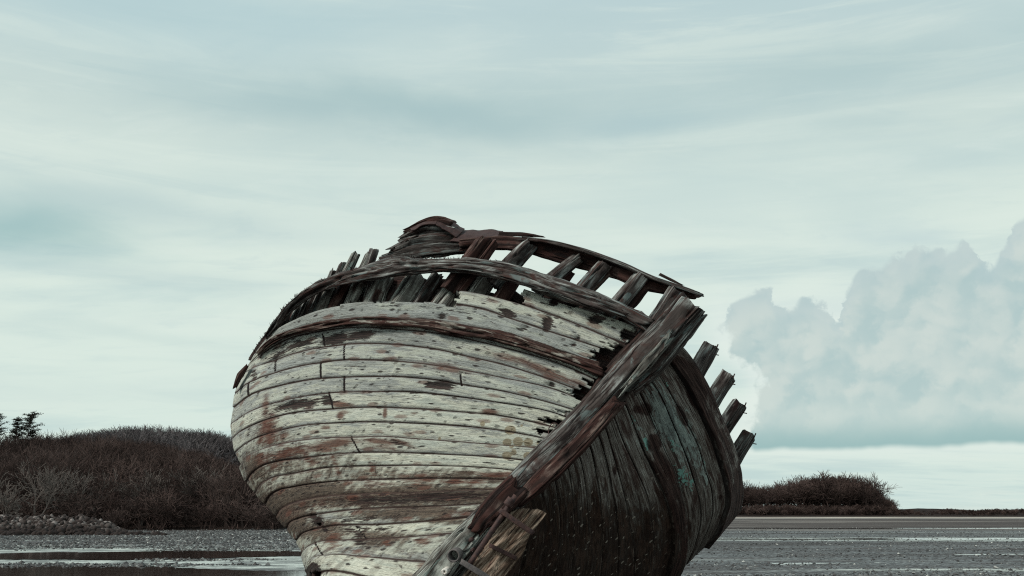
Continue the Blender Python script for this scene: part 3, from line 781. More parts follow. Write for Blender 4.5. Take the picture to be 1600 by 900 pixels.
tube('bolt_head', at(737, 860, 7.80), at(737, 860, 7.80) + axis * .08, .013, M['iron'], BOAT)

# remains of the rudder blade, a slab hung on the post
def slab(name, outline, y, th, mat, parent=BOAT, seed=0, ydx=0.0, label=None, rough=.012, sub=46):
    """a thick board: outline in the picture plane given its own distance and thickness; ydx tilts it in depth per pixel"""
    o = np.asarray(outline, float)
    ring = []
    for i in range(len(o)):
        p, q = o[i], o[(i + 1) % len(o)]
        k = max(2, int(np.linalg.norm(q - p) / 2.0))
        for s in range(k): ring.append(p + (q - p) * s / k)
    ring = np.array(ring)
    c = ring.mean(0)
    layers = []
    levels = [(1.0, 1.0), (1.0, .15), (.985, 0.0), (.93, -.02)] + [(s, -.03) for s in np.linspace(.86, .06, 14)]
    vv, uvv = [], []
    for (s, d) in levels:
        r = c + (ring - c) * s
        jag = 1.6 * fbm(ring[:, 0] * .3, ring[:, 1] * .3, seed, seed, 3)[:, None] * norm(ring - c) * (s > .5)
        r = r + jag
        yy = y + (r[:, 0] - c[0]) * ydx + th * max(d, 0) + (d < 0) * (-.004)
        b = rough * fbm(r[:, 0] * .10 + r[:, 1] * .14, (r[:, 0] * .8 - r[:, 1] * .5) * .02, seed, seed + 4, 4) * (s < .95)
        vv.append(at(r[:, 0], r[:, 1], yy + b)); uvv.append(r)
    n = len(ring)
    v = np.vstack(vv + [at(c[0], c[1], y)[None]]); nl = len(levels)
    back = vv[0].mean(0)[None]
    v = np.vstack([v, back]); k = np.arange(n); k1 = (k + 1) % n
    f = [grid_faces(nl, n, True), np.vstack([np.stack([(nl-1)*n + k, (nl-1)*n + k1, np.full(n, len(v)-2)], -1), np.stack([k1, k, np.full(n, len(v)-1)], -1)])]
    # grain direction: along the longest side
    R_ = np.vstack(uvv + [c[None], c[None]])
    d_ = o - c; cov = d_.T @ d_; w_, e_ = np.linalg.eigh(cov); ax = e_[:, 1]; bx = e_[:, 0]
    uv = np.stack([(R_ - c) @ ax, (R_ - c) @ bx], -1) * y / F_PX + seed
    ob = mesh_obj(name, v, f, mat, parent, True, uv, {'ao_seed': np.tile([0, (seed * .377) % 1, 0], (len(v), 1))})
    if label: ob['label'] = label
    return ob
rud = slab('rudder', [(797,800),(806,796),(818,794),(840,795),(855,802),(842,818),(827,838),(819,862),(812,874),(796,892),(760,940),(700,935),(724,897),(752,862),(781,820)], 7.86, .12, M['timber_warm'], seed=5, rough=.03, label='broken warm brown remnant of the rudder blade')
def strap(p, q, w, y0, y1, mat, parent, seed):
    return timber('iron_strap', at([p[0], (p[0]+q[0])/2, q[0]], [p[1], (p[1]+q[1])/2, q[1]], np.array([y0, (y0+y1)/2 - .015, y1])), w, .022, mat, parent, seed=seed, rough=.003, crack=.003, ragged=(.01, .02), nper=20, seg=.02)
def fixparent(o, p):
    o.parent = p; o.location = (0, 0, 0)
for (p, q, w, y, mt, s) in [((781,797),(834,834),.036,7.72,'iron',1),((720,877),(768,906),.045,7.72,'iron_grey',2),((765,852),(806,872),.034,7.815,'rust_sheet',3)]:
    so_ = strap(p, q, w, y, y + .02, M[mt], BOAT, s); fixparent(so_, rud)

# bulwark posts still standing above the pale side ------------------------
def stanch(x0, y0_, x1, y1_, wpx, dY=.10, th=.13, mat='timber', seed=0, line='U0', rag=(.02, .06), roll=0, name='bulwark_post', ext=0, yy=None):
    Y = (y_left((x0 + x1) / 2, line) if yy is None else yy) + dY
    v = np.array([x1 - x0, y1_ - y0_]); v = v / np.linalg.norm(v)
    x0, y0_ = np.array([x0, y0_]) - v * ext
    p = px_path([(x0, y0_), ((x0+x1)/2, (y0_+y1_)/2), (x1, y1_)], [Y, Y + .01, Y + .02])
    return timber(name, p, [wpx * Y / F_PX * 1.05, wpx * Y / F_PX, wpx * Y / F_PX * .93], th, M[mat], BOAT, seed=seed, rough=.008, crack=.022, ragged=rag, nper=36, seg=.02, roll=roll)
for i, a_ in enumerate([
    (720,425,757,374,22,.08,'timber_red'),(736,430,772,380,14,.12,'timber_red'),(781,432,829,381,27,.16,'timber'),(846,450,905,402,18,.17,'timber'),
    (896,468,946,412,22,.17,'timber'),(951,492,1002,431,22,.17,'timber'),(1012,520,1056,455,23,.10,'timber')]):
    stanch(a_[0], a_[1], a_[2], a_[3], a_[4], a_[5], .13, a_[6], 40 + i, ext=[34,34,16,10,8,6,10][i], rag=(.02, .035), roll=18)
# the darker flanks of the rail posts: paired timbers just behind
for i, a_ in enumerate([(868,452,890,424,20),(912,458,952,418,20),(972,490,1012,440,18)]):
    stanch(a_[0], a_[1], a_[2], a_[3], a_[4], .25, .10, 'timber_red', 140 + i, ext=4, rag=(.02, .02), roll=18)
# snapped stubs above the wale at the far end
for i, a_ in enumerate([(570,432,585,390,13,'timber'),(540,430,555,398,14,'timber_pale'),(528,434,536,412,11,'timber'),(515,440,521,424,9,'timber'),(566,420,576,398,10,'timber_pale')]):
    stanch(a_[0], a_[1], a_[2], a_[3], a_[4], .10, .12, a_[5], 60 + i, ext=10, rag=(.02, .03), roll=12)
# frames seen in the open strake below the wale
for i, a_ in enumerate([
    (706,470,738,425,20,'timber_pale'),(686,474,722,428,16,'timber'),(655,474,684,428,14,'timber'),(626,476,658,430,20,'timber_pale'),(612,478,640,430,9,'timber_pale'),
    (582,478,602,430,24,'timber_pale'),(572,474,580,438,9,'timber'),(548,478,566,432,16,'timber'),(541,484,556,440,8,'timber'),(520,482,540,442,12,'timber_red'),
    (500,490,518,448,12,'timber'),(484,498,500,458,8,'timber'),(468,504,486,462,10,'timber'),(452,512,470,476,7,'timber_pale'),(436,522,452,490,8,'timber'),
    (420,536,436,508,7,'timber'),(735,474,762,434,26,'timber_red'),(776,478,800,440,20,'timber_red')]):
    stanch(a_[0], a_[1], a_[2], a_[3], a_[4] * 1.3, .14, .12, 'timber_pale' if i % 3 == 1 else a_[5], 70 + i, ext=26, rag=(.02, .04), roll=10, name='frame')
# struts crossing the other way inside
for i, a_ in enumerate([(600,432,622,462,12),(646,436,668,468,14),(575,436,598,470,8),(790,452,830,480,14),(735,455,765,470,12)]):
    stanch(a_[0], a_[1], a_[2], a_[3], a_[4], .26, .10, 'timber_dark', 100 + i, ext=20, name='frame')
# cap rail ---------------------------------------------------------------
RT = [(1092,458),(1058,446),(1020,433),(975,413),(930,396),(890,384),(850,375),(815,371),(780,369),(740,372),(700,378),(670,382)]
RBt = [(1086,468),(1040,462),(1005,456),(965,440),(920,427),(880,415),(850,406),(815,396),(780,393),(740,392),(700,396),(670,398)]
rt, rbm = resample(RT, t=tw), resample(RBt, t=tw)
rm_ = rt * .55 + rbm * .45
yr = y_left(rm_[:, 0], 'U0') + .30
cut = rm_[:, 0] > 722
timber('cap_rail', at(rm_[cut, 0], rm_[cut, 1], yr[cut]), (np.linalg.norm(rt - rbm, axis=1) * m_per_px(yr) * .92)[cut], .10, M['timber_red'], BOAT, seed=120, rough=.010, crack=.022, ragged=(.06, .06), nper=40, seg=.025)
rt2 = rt + np.array([0, 1.5])
timber('cap_rail', at(rt2[1:27, 0], rt2[1:27, 1], yr[1:27] - .05), .04, .20, M['timber'], BOAT, seed=121, rough=.009, crack=.01, ragged=(.10, .10), nper=32, seg=.025)
timber('splinter', px_path([(780,366),(812,366),(849,370)], [8.95, 8.9, 8.85]), [.055, .045, .015], .05, M['timber_dark'], BOAT, seed=123, rough=.006, crack=.01, ragged=(.02, .08), nper=20, seg=.015)
timber('splinter', px_path([(1030,428),(1050,438),(1067,446)], [8.1, 8.1, 8.1]), [.03, .025, .012], .03, M['timber_dark'], BOAT, seed=124, rough=.004, crack=.01, ragged=(.02, .06), nper=18, seg=.015)
# stack of timbers at the broken end of the rail and the rusty sheet over it
for i, (pts, w, th, mt) in enumerate([
    ([(604,402),(640,394),(690,388),(730,386)], [.06,.15,.17,.12], .34, 'timber'),
    ([(612,390),(645,379),(690,374),(720,374)], [.05,.13,.16,.12], .36, 'timber'),
    ([(628,373),(652,366),(685,361),(712,364)], [.06,.12,.16,.12], .34, 'timber'),
    ([(641,358),(662,350),(685,346),(706,352)], [.05,.09,.10,.10], .34, 'timber_red')]):
    timber('timber_block', px_path(pts, np.array([9.35, 9.3, 9.25, 9.25])), w, th, M[mt], BOAT, seed=130 + i, rough=.016, crack=.04, ragged=(.06, .05), nper=48, seg=.018, square=.5)
def sheet(name, quad_rows, mat, th=.012, seed=0):
    """bent sheet: rows of (px, py, Y) points"""
    rows = [resample(r, 40) for r in quad_rows]
    R_ = np.stack(rows); t2 = np.linspace(0, 1, 24); tl = np.linspace(0, 1, len(rows))
    G = np.stack([np.stack([np.interp(t2, tl, R_[:, j, k]) for k in range(3)], -1) for j in range(40)], 1)
    Pq = at(G[..., 0], G[..., 1], G[..., 2]); Pq = Pq + .012 * np.stack([fbm(G[..., 0] * .06, G[..., 1] * .1, k, seed, 3) for k in range(3)], -1)
    ob = mesh_obj(name, Pq.reshape(-1, 3), grid_faces(24, 40), mat, BOAT, True)
    s = ob.modifiers.new('thickness', 'SOLIDIFY'); s.thickness = th; s.offset = 0
    return ob
sheet('rusty_sheet', [[(722,361,9.35),(755,360,9.3),(787,361,9.25)], [(716,367,9.1),(750,369,9.05),(779,371,9.0)], [(704,377,8.98),(740,379,8.93),(765,380,8.9)]], M['rust_sheet'], seed=1)
sheet('rusty_sheet', [[(684,339,9.35),(704,345,9.3),(726,359,9.25)], [(682,346,9.12),(702,353,9.1),(720,364,9.08)], [(680,352,9.02),(700,362,9.0),(712,371,9.0)]], M['rust_sheet'], seed=2)
sheet('rusty_sheet', [[(641,356,9.3),(660,345,9.3),(684,339,9.3)], [(641,358,9.12),(662,349,9.1),(684,346,9.1)], [(642,361,9.06),(664,352,9.05),(682,351,9.05)]], M['rust_sheet'], seed=3)

# posts sticking up beyond the dark side ----------------------------------
def y_right(px):
    return np.interp(px, PX2[0, :231], P2[0, :231, 1])
for i, (x0, y0_, x1, y1_, w) in enumerate([(1084,590,1112,540,23),(1100,645,1138,586,24),(1116,690,1156,631,22),(1124,752,1171,679,22)]):
    stanch(x0, y0_, x1, y1_, w, .10, .15, 'timber', 150 + i, ext=30, rag=(.02, .018), roll=-22, yy=float(y_right(min(x1, 1150))))
    Yq = float(y_right(min(x1, 1150))) + .04
    tube('nail', at(x1 + 7, y1_ + 5, Yq), at(x1 + 10, y1_ - 2, Yq), .006, M['iron'], mid=3, n=8)
    tube('nail', at(x1 + 6, y1_ + 14, Yq), at(x1 + 11, y1_ + 15, Yq), .005, M['iron'], mid=3, n=8)
timber('splinter', px_path([(387,571),(377,584),(369,601)], y_left(380, 's1') + np.array([.0, .0, .05])), [.035, .06, .03], .10, M['timber_red'], BOAT, seed=165, rough=.012, crack=.02, ragged=(.05, .06), nper=24, seg=.015)
# iron hoop of wire at the plank ends
ph = np.linspace(-.3, 4.4, 40)
hoop = np.stack([866 + 9 * np.cos(ph), 674 - 13 * np.sin(ph)], -1)
timber('wire_loop', at(hoop[:, 0], hoop[:, 1], y_left(866, 's4') - .06), .008, .008, M['iron'], BOAT, seed=170, rough=.001, crack=0, ragged=(0, 0), nper=8, seg=.01)
# weed growing along the top edge at the far end of the wale: one part nobody could count
vs_, fs_ = [], []
for k in range(420):
    s = rng.random() ** .8
    j = np.interp(s, [0, 1], [13, 38]); a_, b_ = int(j), min(int(j) + 1, 39); q = j - a_
    c = wt[a_] * (1 - q) + wt[b_] * q
    c = c + rng.normal(0, 1.2, 2) + np.array([0, 1.5])
    Yk = y_left(c[0], 'U0') - .02 + rng.normal(0, .05)
    p = at(c[0], c[1], Yk)
    hgt = rng.uniform(.012, .05) * (1.6 if rng.random() < .1 else .8)
    d = norm(np.array([-.6 + rng.normal(0, .5), rng.normal(0, .5), 1.0])) * hgt
    w_ = np.array([rng.normal(0, 1), rng.normal(0, 1), .2]); w_ = norm(w_) * rng.uniform(.004, .009)
    i0 = len(vs_) ; vs_ += [p - w_, p + w_, p + d * .6 + w_ * .6, p + d]; fs_.append([i0, i0+1, i0+2, i0+3])
o = mesh_obj('moss', np.array(vs_), np.array(fs_), M['timber_dark'], BOAT, False, np.zeros((len(vs_), 2)), {'ao_seed': np.zeros((len(vs_), 3))})
o['kind'] = 'stuff'
# ================================================================ ground, water, woods
def ground_mat():
    n = NT('mudflat_ground')
    o = n.obj(); x, y, z = n.sep(o)
    warp = n.noise(n.scale(o, (.012, .05, 1)), 1.0, 5, .6)
    fw = n.noise(n.scale(o, (.10, .45, 1)), 1.0, 6, .65)
    lr = n.add(y, n.add(n.mul(n.sub(warp, .5), 16.0), n.mul(n.sub(fw, .5), 6.0)))        # warped distance
    fine = n.noise(o, 9.0, 6, .7)
    peb = n.voro(o, 7.0).outputs['Distance']
    gravel = n.ramp(n.add(n.mul(fine, .6), n.mul(peb, .4)), [(.34, (.026, .022, .023)), (.48, (.060, .065, .069)), (.64, (.20, .218, .224))])
    weed = n.step(n.noise(n.scale(o, (.22, .8, 1)), 1.0, 8, .72), .53, .60)
    gravel = n.mix(n.mul(weed, .75), gravel, (.045, .034, .034))
    big = n.noise(n.scale(o, (.035, .16, 1)), 1.0, 9, .74, .5)
    gravel = n.mix(n.mul(n.step(big, .50, .60), .7), gravel, (.030, .024, .025))
    gravel = n.mix(n.mul(n.step(big, .45, .36), .6), gravel, (.22, .235, .235))
    silt = n.mix(n.step(n.noise(n.scale(o, (.55, 1.1, 1)), 1.0, 8, .78), .43, .57), (.10, .11, .108), (.46, .50, .47))
    # long pale wet strips
    stripn = n.noise(n.scale(o, (.014, .28, 1)), 1.0, 7, .62, .4)
    strip = n.step(stripn, .60, .63)
    gravel = n.mix(n.step(y, 21.0, 14.0), gravel, (.045, .036, .034))  # unseen near mud, darkened to cut bounce light under the hull
    c = n.mix(n.mul(strip, n.step(y, 14.0, 21.0)), gravel, silt)
    left = n.step(x, 4.0, -4.0); right = n.step(x, 2.0, 6.0)
    # right: brown sand flats farther out, pale sand at the foot of the spit
    brown = n.mul(right, n.mul(n.step(lr, 78.0, 92.0), n.step(lr, 215.0, 190.0)))
    bs = n.mix(fine, (.034, .023, .022), (.085, .066, .058))
    bs = n.mix(n.mul(n.step(n.noise(n.scale(o, (.01, .09, 1)), 1.0, 6, .65), .56, .62), .8), bs, (.34, .31, .28))
    c = n.mix(n.mul(brown, .93), c, n.mix(n.mul(n.step(n.noise(n.scale(o, (.03, .22, 1)), 1.0, 8, .72), .47, .56), .8), bs, (.022, .016, .016)))
    sand = n.mul(right, n.step(lr, 200.0, 235.0))
    c = n.mix(sand, c, n.mix(n.step(n.noise(n.scale(o, (.02, .05, 1)), 1.0, 6, .65), .42, .55), (.16, .13, .115), (.42, .38, .33)))
    pale1 = n.mul(right, n.mul(n.step(lr, 54.0, 57.0), n.step(lr, 64.0, 60.0)))
    c = n.mix(n.mul(pale1, .85), c, silt)
    # left: shining silt between the pools
    band = n.mul(left, n.mul(n.step(lr, 27.0, 29.5), n.step(lr, 50.0, 44.0)))
    c = n.mix(n.mul(band, n.step(fw, .36, .46)), c, silt)
    h = n.add(n.mul(fine, .7), n.mul(peb, .8))
    rough = n.mix(n.math('MAXIMUM', n.mul(strip, .6), n.math('MAXIMUM', band, pale1)), (.9,)*3, (.62,)*3)
    return n.bsdf(c, rough, h, .9, .05, .35)
M['ground'] = ground_mat()
xs = np.concatenate([-np.geomspace(900, 60, 14), np.linspace(-55, 55, 56), np.geomspace(60, 900, 14)])
ys = np.concatenate([np.linspace(-30, 110, 140), np.geomspace(112, 2600, 40)])
GX, GY = np.meshgrid(xs, ys)
GZ = .012 * fbm(GX * .08, GY * .2, 0, 200, 4) * sstep(12, 24, GY) - .0
GZ = GZ + .16 * np.exp(-((GX + 9) / 40) ** 2) * 0
g = mesh_obj('mudflat', np.stack([GX, GY, GZ], -1).reshape(-1, 3), grid_faces(len(ys), len(xs)), M['ground'], None, True)
tag(g, kind='structure')

# pools: two long sheets of still water on the left
n = NT('still_water')
rp = n.noise(n.scale(n.obj(), (.5, 2.2, 1)), 1.0, 3, .5)
M['water'] = n.bsdf((.020, .014, .012), .05, rp, .06, .05, .5, IOR=1.33)
def pool(name, near, far, z, x0, x1, seed):
    nx = 240; X = np.linspace(x0, x1, nx)
    j = lambda s, a: a * fbm(X * .16, s, 0, seed + s, 5) + .35 * a * fbm(X * 1.6, s, 0, seed + s + 9, 4, .7)
    a = np.interp(X, *near) + j(1, 1.2); b = np.interp(X, *far) + j(2, 1.8)
    b = np.maximum(b, a + .02)
    t = np.linspace(0, 1, 8)[:, None]
    Yg = a * (1 - t) + b * t
    v = np.stack([np.repeat(X[None], 8, 0), Yg, np.full_like(Yg, z)], -1)
    o = mesh_obj(name, v.reshape(-1, 3), grid_faces(8, nx), M['water'], None, True)
    tag(o, kind='structure'); return o
pool('water_pool', ([-60, -30, -22, -9, 4], [16, 16, 15, 14, 13]), ([-60, -20, -14, -11, -9, 4], [29.9, 29.9, 29.5, 28.9, 28.4, 28]), .012, -60, -5.2, 1)
for q_ in (([12, 20, 28, 40], [57.6, 57.2, 57.5, 57.0], [57.8, 59.4, 60.0, 58.8], 11, 42, 15), ([16, 20, 24, 30], [37.6, 37.9, 37.4, 37.7], [37.7, 38.6, 38.9, 38.6], 16.5, 30, 21),
           ([8, 12, 15], [31.5, 31.4, 31.9], [31.6, 32.2, 32.0], 8, 15, 27), ([14, 30, 50], [92, 93, 92], [92.4, 95, 96], 14, 50, 33)):
    pool('water_strip', (q_[0], q_[1]), (q_[0], q_[2]), .014, q_[3], q_[4], q_[5])
pool('water_pool', ([-24, -21, -18, -13, -10, -7], [36.0, 35.6, 34.4, 33.6, 35.4, 37.5]), ([-24, -21, -18, -13, -10, -7], [36.2, 38.6, 40.6, 42.5, 41.6, 39.4]), .013, -24, -7.2, 5)
# flatten the mud under the pools slightly is not needed: they lie 5 cm up in the swales

# pebbles and shell scattered over the flats: one object nobody could count
n = NT('pebbles')
pr = n.attr('tone')
M['pebble'] = n.bsdf(n.ramp(pr[0], [(0, (.018, .014, .014)), (.5, (.075, .075, .076)), (.82, (.20, .21, .205)), (1, (.60, .60, .56))]), .7, None, spec=.4)
octv = np.array([[1,0,0],[0,1,0],[-1,0,0],[0,-1,0],[.1,.1,1],[.05,-.1,-1]], float)
octf = np.array([[0,1,4],[1,2,4],[2,3,4],[3,0,4],[1,0,5],[2,1,5],[3,2,5],[0,3,5]])
def pebbles(name, n_, area, smin, smax, seed):
    r = np.random.default_rng(seed)
    X, Yp = area(r, n_)
    n_ = len(X)
    s = smin + (smax - smin) * r.random(n_) ** 3
    ang = r.random(n_) * 6.283
    b = octv[None] * (s[:, None, None] * np.stack([r.uniform(.7, 1.5, n_), r.uniform(.7, 1.2, n_), r.uniform(.35, .8, n_)], -1)[:, None, :])
    b = b + r.normal(0, .18, b.shape) * s[:, None, None]
    c, sn = np.cos(ang)[:, None], np.sin(ang)[:, None]
    v = np.stack([b[..., 0] * c - b[..., 1] * sn + X[:, None], b[..., 0] * sn + b[..., 1] * c + Yp[:, None], b[..., 2] + s[:, None] * .15 + .004], -1)
    f = octf[None] + (np.arange(n_) * 6)[:, None, None]
    tone = np.repeat(np.clip(r.beta(1.6, 2.2, n_), 0, 1), 6)
    o = mesh_obj(name, v.reshape(-1, 3), f.reshape(-1, 3), M['pebble'], None, False, None, {'tone': np.stack([tone]*3, -1)})
    tag(o, kind='stuff'); return o
def area_right(r, n_):
    Y = 24 + 75 * r.random(n_) ** 1.3
    X = (r.uniform(1040, 1680, n_) - 800) / F_PX * Y
    k = fbm(X * .16, Y * .55, 0, 301, 4) + .22 > r.normal(0, .12, n_)
    return X[k], Y[k]
def area_left(r, n_):
    Y = 44 + 46 * r.random(n_)
    X = (r.uniform(-60, 500, n_) - 800) / F_PX * Y
    k = fbm(X * .16, Y * .5, 0, 303, 4) + .30 > r.normal(0, .15, n_)
    return X[k], Y[k]
pebbles('shingle', 20000, area_right, .012, .060, 1)
pebbles('shingle', 26000, area_left, .03, .10, 2)
def area_silt(r, n_):
    Y = np.where(r.random(n_) < .5, 29.8 + 4.5 * r.random(n_), 41.5 + 4.5 * r.random(n_)); X = (r.uniform(-60, 470, n_) - 800) / F_PX * Y
    k = fbm(X * .35, Y * .9, 0, 307, 4) > .22 + r.normal(0, .10, n_)
    return X[k], Y[k]
pebbles('shingle', 9000, area_silt, .02, .085, 3)

# ---------------------------------------------------------------- hillside
def hill_h(X, Y):
    azx = X / np.maximum(Y, 1)
    px = azx * F_PX + 800
    side = sstep(520, 330, px)
    near = 7.0 * sstep(80, 152, Y + 6 * fbm(X * .03, 3, 0, 402, 2)) * sstep(560, 300, px)
    far = 12.5 * sstep(150, 300, Y) * (.72 + .28 * sstep(60, 240, px)) * sstep(640, 330, px)
    z = near + far + .9 * fbm(X * .03, Y * .03, 0, 401, 4) * sstep(85, 130, Y) * side
    return z - .25 + .25 * side
hx = np.linspace(-330, -6, 150); hy = np.concatenate([np.linspace(80, 320, 120), np.linspace(325, 520, 20)])
HX, HY = np.meshgrid(hx, hy); HZ = hill_h(HX, HY)
HZ = np.where(HY > 330, HZ * sstep(520, 340, HY) - .3 * sstep(340, 520, HY), HZ)
n = NT('woodland_floor')
M['floor'] = n.bsdf(n.ramp(n.noise(n.obj(), .8, 8, .7), [(.35, (.012, .008, .007)), (.65, (.055, .036, .030))]), .95, n.noise(n.obj(), 1.5, 6, .7), 1.0, .4, .1)
tag(mesh_obj('hillside', np.stack([HX, HY, HZ], -1).reshape(-1, 3), grid_faces(len(hy), len(hx)), M['floor'], None, True), kind='structure')

# low spit with dunes on the right
sx = np.linspace(40, 330, 180); sy = np.linspace(262, 360, 40)
SX, SY = np.meshgrid(sx, sy)
spx = SX / SY * F_PX + 800
crest = np.interp(spx, [1100, 1380, 1420, 1480, 1510, 1540, 1600, 1700], [2.0, 1.9, 2.2, 1.9, 1.35, 1.75, 2.2, 2.2])
SZ = crest * np.exp(-((SY - 305) / 19) ** 2) * (1 + .25 * fbm(SX * .08, SY * .05, 0, 410, 4)) - .10
n = NT('dune_grass')
nz = n.noise(n.scale(n.obj(), (.5, .5, 1.5)), 1.0, 8, .72)
M['dune'] = n.bsdf(n.ramp(nz, [(.34, (.008, .005, .005)), (.62, (.028, .018, .015)), (.74, (.10, .08, .065))]), .95, nz, 1.0, .3, .1)
tag(mesh_obj('dune_ridge', np.stack([SX, SY, SZ], -1).reshape(-1, 3), grid_faces(len(sy), len(sx)), M['dune'], None, True), kind='structure')

# ---------------------------------------------------------------- bare trees
def tree_segments(seed, h, levels=5, spread=.55, trunk=.35, nmain=3, up=.25, low=.25, twig=.010):
    r = np.random.default_rng(seed); S = []
    def grow(p, d, L, rad, lev):
        k = 3 if lev >= 3 else 2
        for i in range(k):
            d = norm(d + r.normal(0, .16, 3) + np.array([0, 0, .04]))
            q = p + d * L / k; r1 = rad * (1 - .22 * (i + 1) / k * 1.3)
            S.append((p, q, rad, r1, lev)); p, rad = q, r1
            if lev > 0 and lev < levels and i < k - 1:
                side(p, d, L, rad, lev)
        if lev > 0:
            for _ in range(r.integers(2, 4)): side(p, d, L, rad, lev)
    def side(p, d, L, rad, lev):
        ax = norm(np.cross(d, r.normal(0, 1, 3)))
        nd = norm(d + ax * r.uniform(.5, 1.2) * spread * 1.5 + np.array([0, 0, up * r.random()]))
        grow(p, nd, L * r.uniform(.58, .86), max(rad * r.uniform(.5, .7), twig), lev - 1)
    base = np.zeros(3)
    for _ in range(nmain):
        d = norm(np.array([r.normal(0, .22), r.normal(0, .22), 1.0]))
        grow(base + np.array([r.normal(0, .15), r.normal(0, .15), -.2]), d, h * trunk * r.uniform(.8, 1.1), .012 * h * r.uniform(.8, 1.2), levels)
    A = np.array([s[0] for s in S]); B = np.array([s[1] for s in S]); ra = np.array([s[2] for s in S]); rb = np.array([s[3] for s in S]); lv = np.array([s[4] for s in S])
    k = h / max(B[:, 2].max(), .1)
    return A * k, B * k, ra, rb, lv
def tubes(A, B, ra, rb, n=3):
    T = norm(B - A); ref = np.where(np.abs(T[:, 2:3]) > .9, [[1.0, 0, 0]], [[0, 0, 1.0]])
    X = norm(np.cross(T, ref)); Yv = np.cross(T, X)
    ph = np.arange(n) * 2 * math.pi / n
    ring = X[:, None] * np.cos(ph)[None, :, None] + Yv[:, None] * np.sin(ph)[None, :, None]
    v = np.concatenate([A[:, None] + ring * ra[:, None, None], B[:, None] + ring * rb[:, None, None]], 1)   # (m, 2n, 3)
    k = np.arange(n); k1 = (k + 1) % n
    f = np.stack([k, k1, n + k1, n + k], -1)[None] + (np.arange(len(A)) * 2 * n)[:, None, None]
    return v.reshape(-1, 3), f.reshape(-1, 4)
def bark_mat(name, a, b):
    n = NT(name); t = n.attr('tone')
    c = n.mix(n.noise(n.obj(), 2.0, 4, .6), a, b)
    c = n.mix(n.step(t[0], .25, 1.0), n.mix(.55, c, tuple(v * .55 for v in a)), n.mix(.6, c, tuple(v * 1.35 for v in b)))
    return n.bsdf(c, .95, None, spec=.1)
M['bark'] = bark_mat('dark_twigs', (.032, .020, .018), (.085, .060, .054))
M['bark_pale'] = bark_mat('pale_twigs', (.11, .090, .082), (.20, .175, .16))
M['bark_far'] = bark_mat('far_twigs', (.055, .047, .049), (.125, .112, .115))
VAR = [tree_segments(s, 1.0 * 8, 4, sp, tr, nm, .3) for s, sp, tr, nm in [(1,.55,.30,3),(2,.6,.34,2),(3,.5,.28,3),(4,.7,.30,3),(5,.6,.26,4)]]
BUSH = [tree_segments(s, 3.0, 3, .75, .30, 6, .2) for s in (11, 12, 13)]
FARV = [tree_segments(s, 8.0, 3, .75, .30, 4, .25) for s in (21, 22, 23)]
def forest(name, spots_, variants, mat, rmul=1.0, n=3, seed=0):
    r = np.random.default_rng(seed); vs_, fs_, tn = [], [], []; base = 0
    built = [tubes(a, b, np.maximum(ra * rmul, .02 * rmul), np.maximum(rb * rmul, .012 * rmul), n) for a, b, ra, rb, lv in variants]
    for (x, y, z, s) in spots_:
        v, f = built[r.integers(len(built))]
        a = r.random() * 6.283; c, sn = math.cos(a), math.sin(a)
        w = s * r.uniform(.9, 1.25)
        q = np.stack([(v[:, 0] * c - v[:, 1] * sn) * w + x, (v[:, 0] * sn + v[:, 1] * c) * w + y, v[:, 2] * s + z], -1)
        vs_.append(q); fs_.append(f + base); base += len(q); tn.append(np.full(len(q), r.random()))
    t = np.concatenate(tn)
    return mesh_obj(name, np.vstack(vs_), np.vstack(fs_), mat, None, False, None, {'tone': np.stack([t]*3, -1)})
r = np.random.default_rng(5)
def scatter_left(n_, y0, y1, p0, p1):
    Y = r.uniform(y0, y1, n_); px = r.uniform(p0, p1, n_)
    X = (px - 800) / F_PX * Y
    return X, Y, hill_h(X, Y)
def skyline(px): return np.interp(px, [-100, 0, 40, 90, 140, 230, 300, 400, 500], [666, 668, 670, 672, 675, 690, 703, 738, 775])
# near wood: trees sized so that the crowns make the wood's top
X, Y, Z = scatter_left(540, 88, 156, -260, 540)
sp = []
for x, y, z in zip(X, Y, Z):
    px = x / y * F_PX + 800
    top = 1.6 + (798 - skyline(px)) / F_PX * y
    lim = np.clip((top - z) / 8.0, .2, 1.0)
    sp.append((x, y, z, min(lim, r.uniform(.42, .85))))
tag(forest('leafless_wood', sp, VAR, M['bark'], 1.25, 3, 1), kind='stuff')
X, Y, Z = scatter_left(520, 84, 130, -260, 560)
tag(forest('undergrowth', [(x, y, z, r.uniform(.6, 1.25)) for x, y, z in zip(X, Y, Z)], BUSH, M['bark'], 1.1, 3, 2), kind='stuff')
X, Y, Z = scatter_left(460, 165, 320, 40, 620)
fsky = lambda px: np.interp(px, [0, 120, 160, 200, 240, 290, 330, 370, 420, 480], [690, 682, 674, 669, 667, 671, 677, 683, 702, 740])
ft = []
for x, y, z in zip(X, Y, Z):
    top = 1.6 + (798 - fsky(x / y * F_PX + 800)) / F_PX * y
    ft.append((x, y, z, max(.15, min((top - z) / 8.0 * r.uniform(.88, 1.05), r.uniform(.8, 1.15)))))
tag(forest('hilltop_wood', ft, FARV, M['bark_far'], 2.2, 3, 3), kind='stuff')

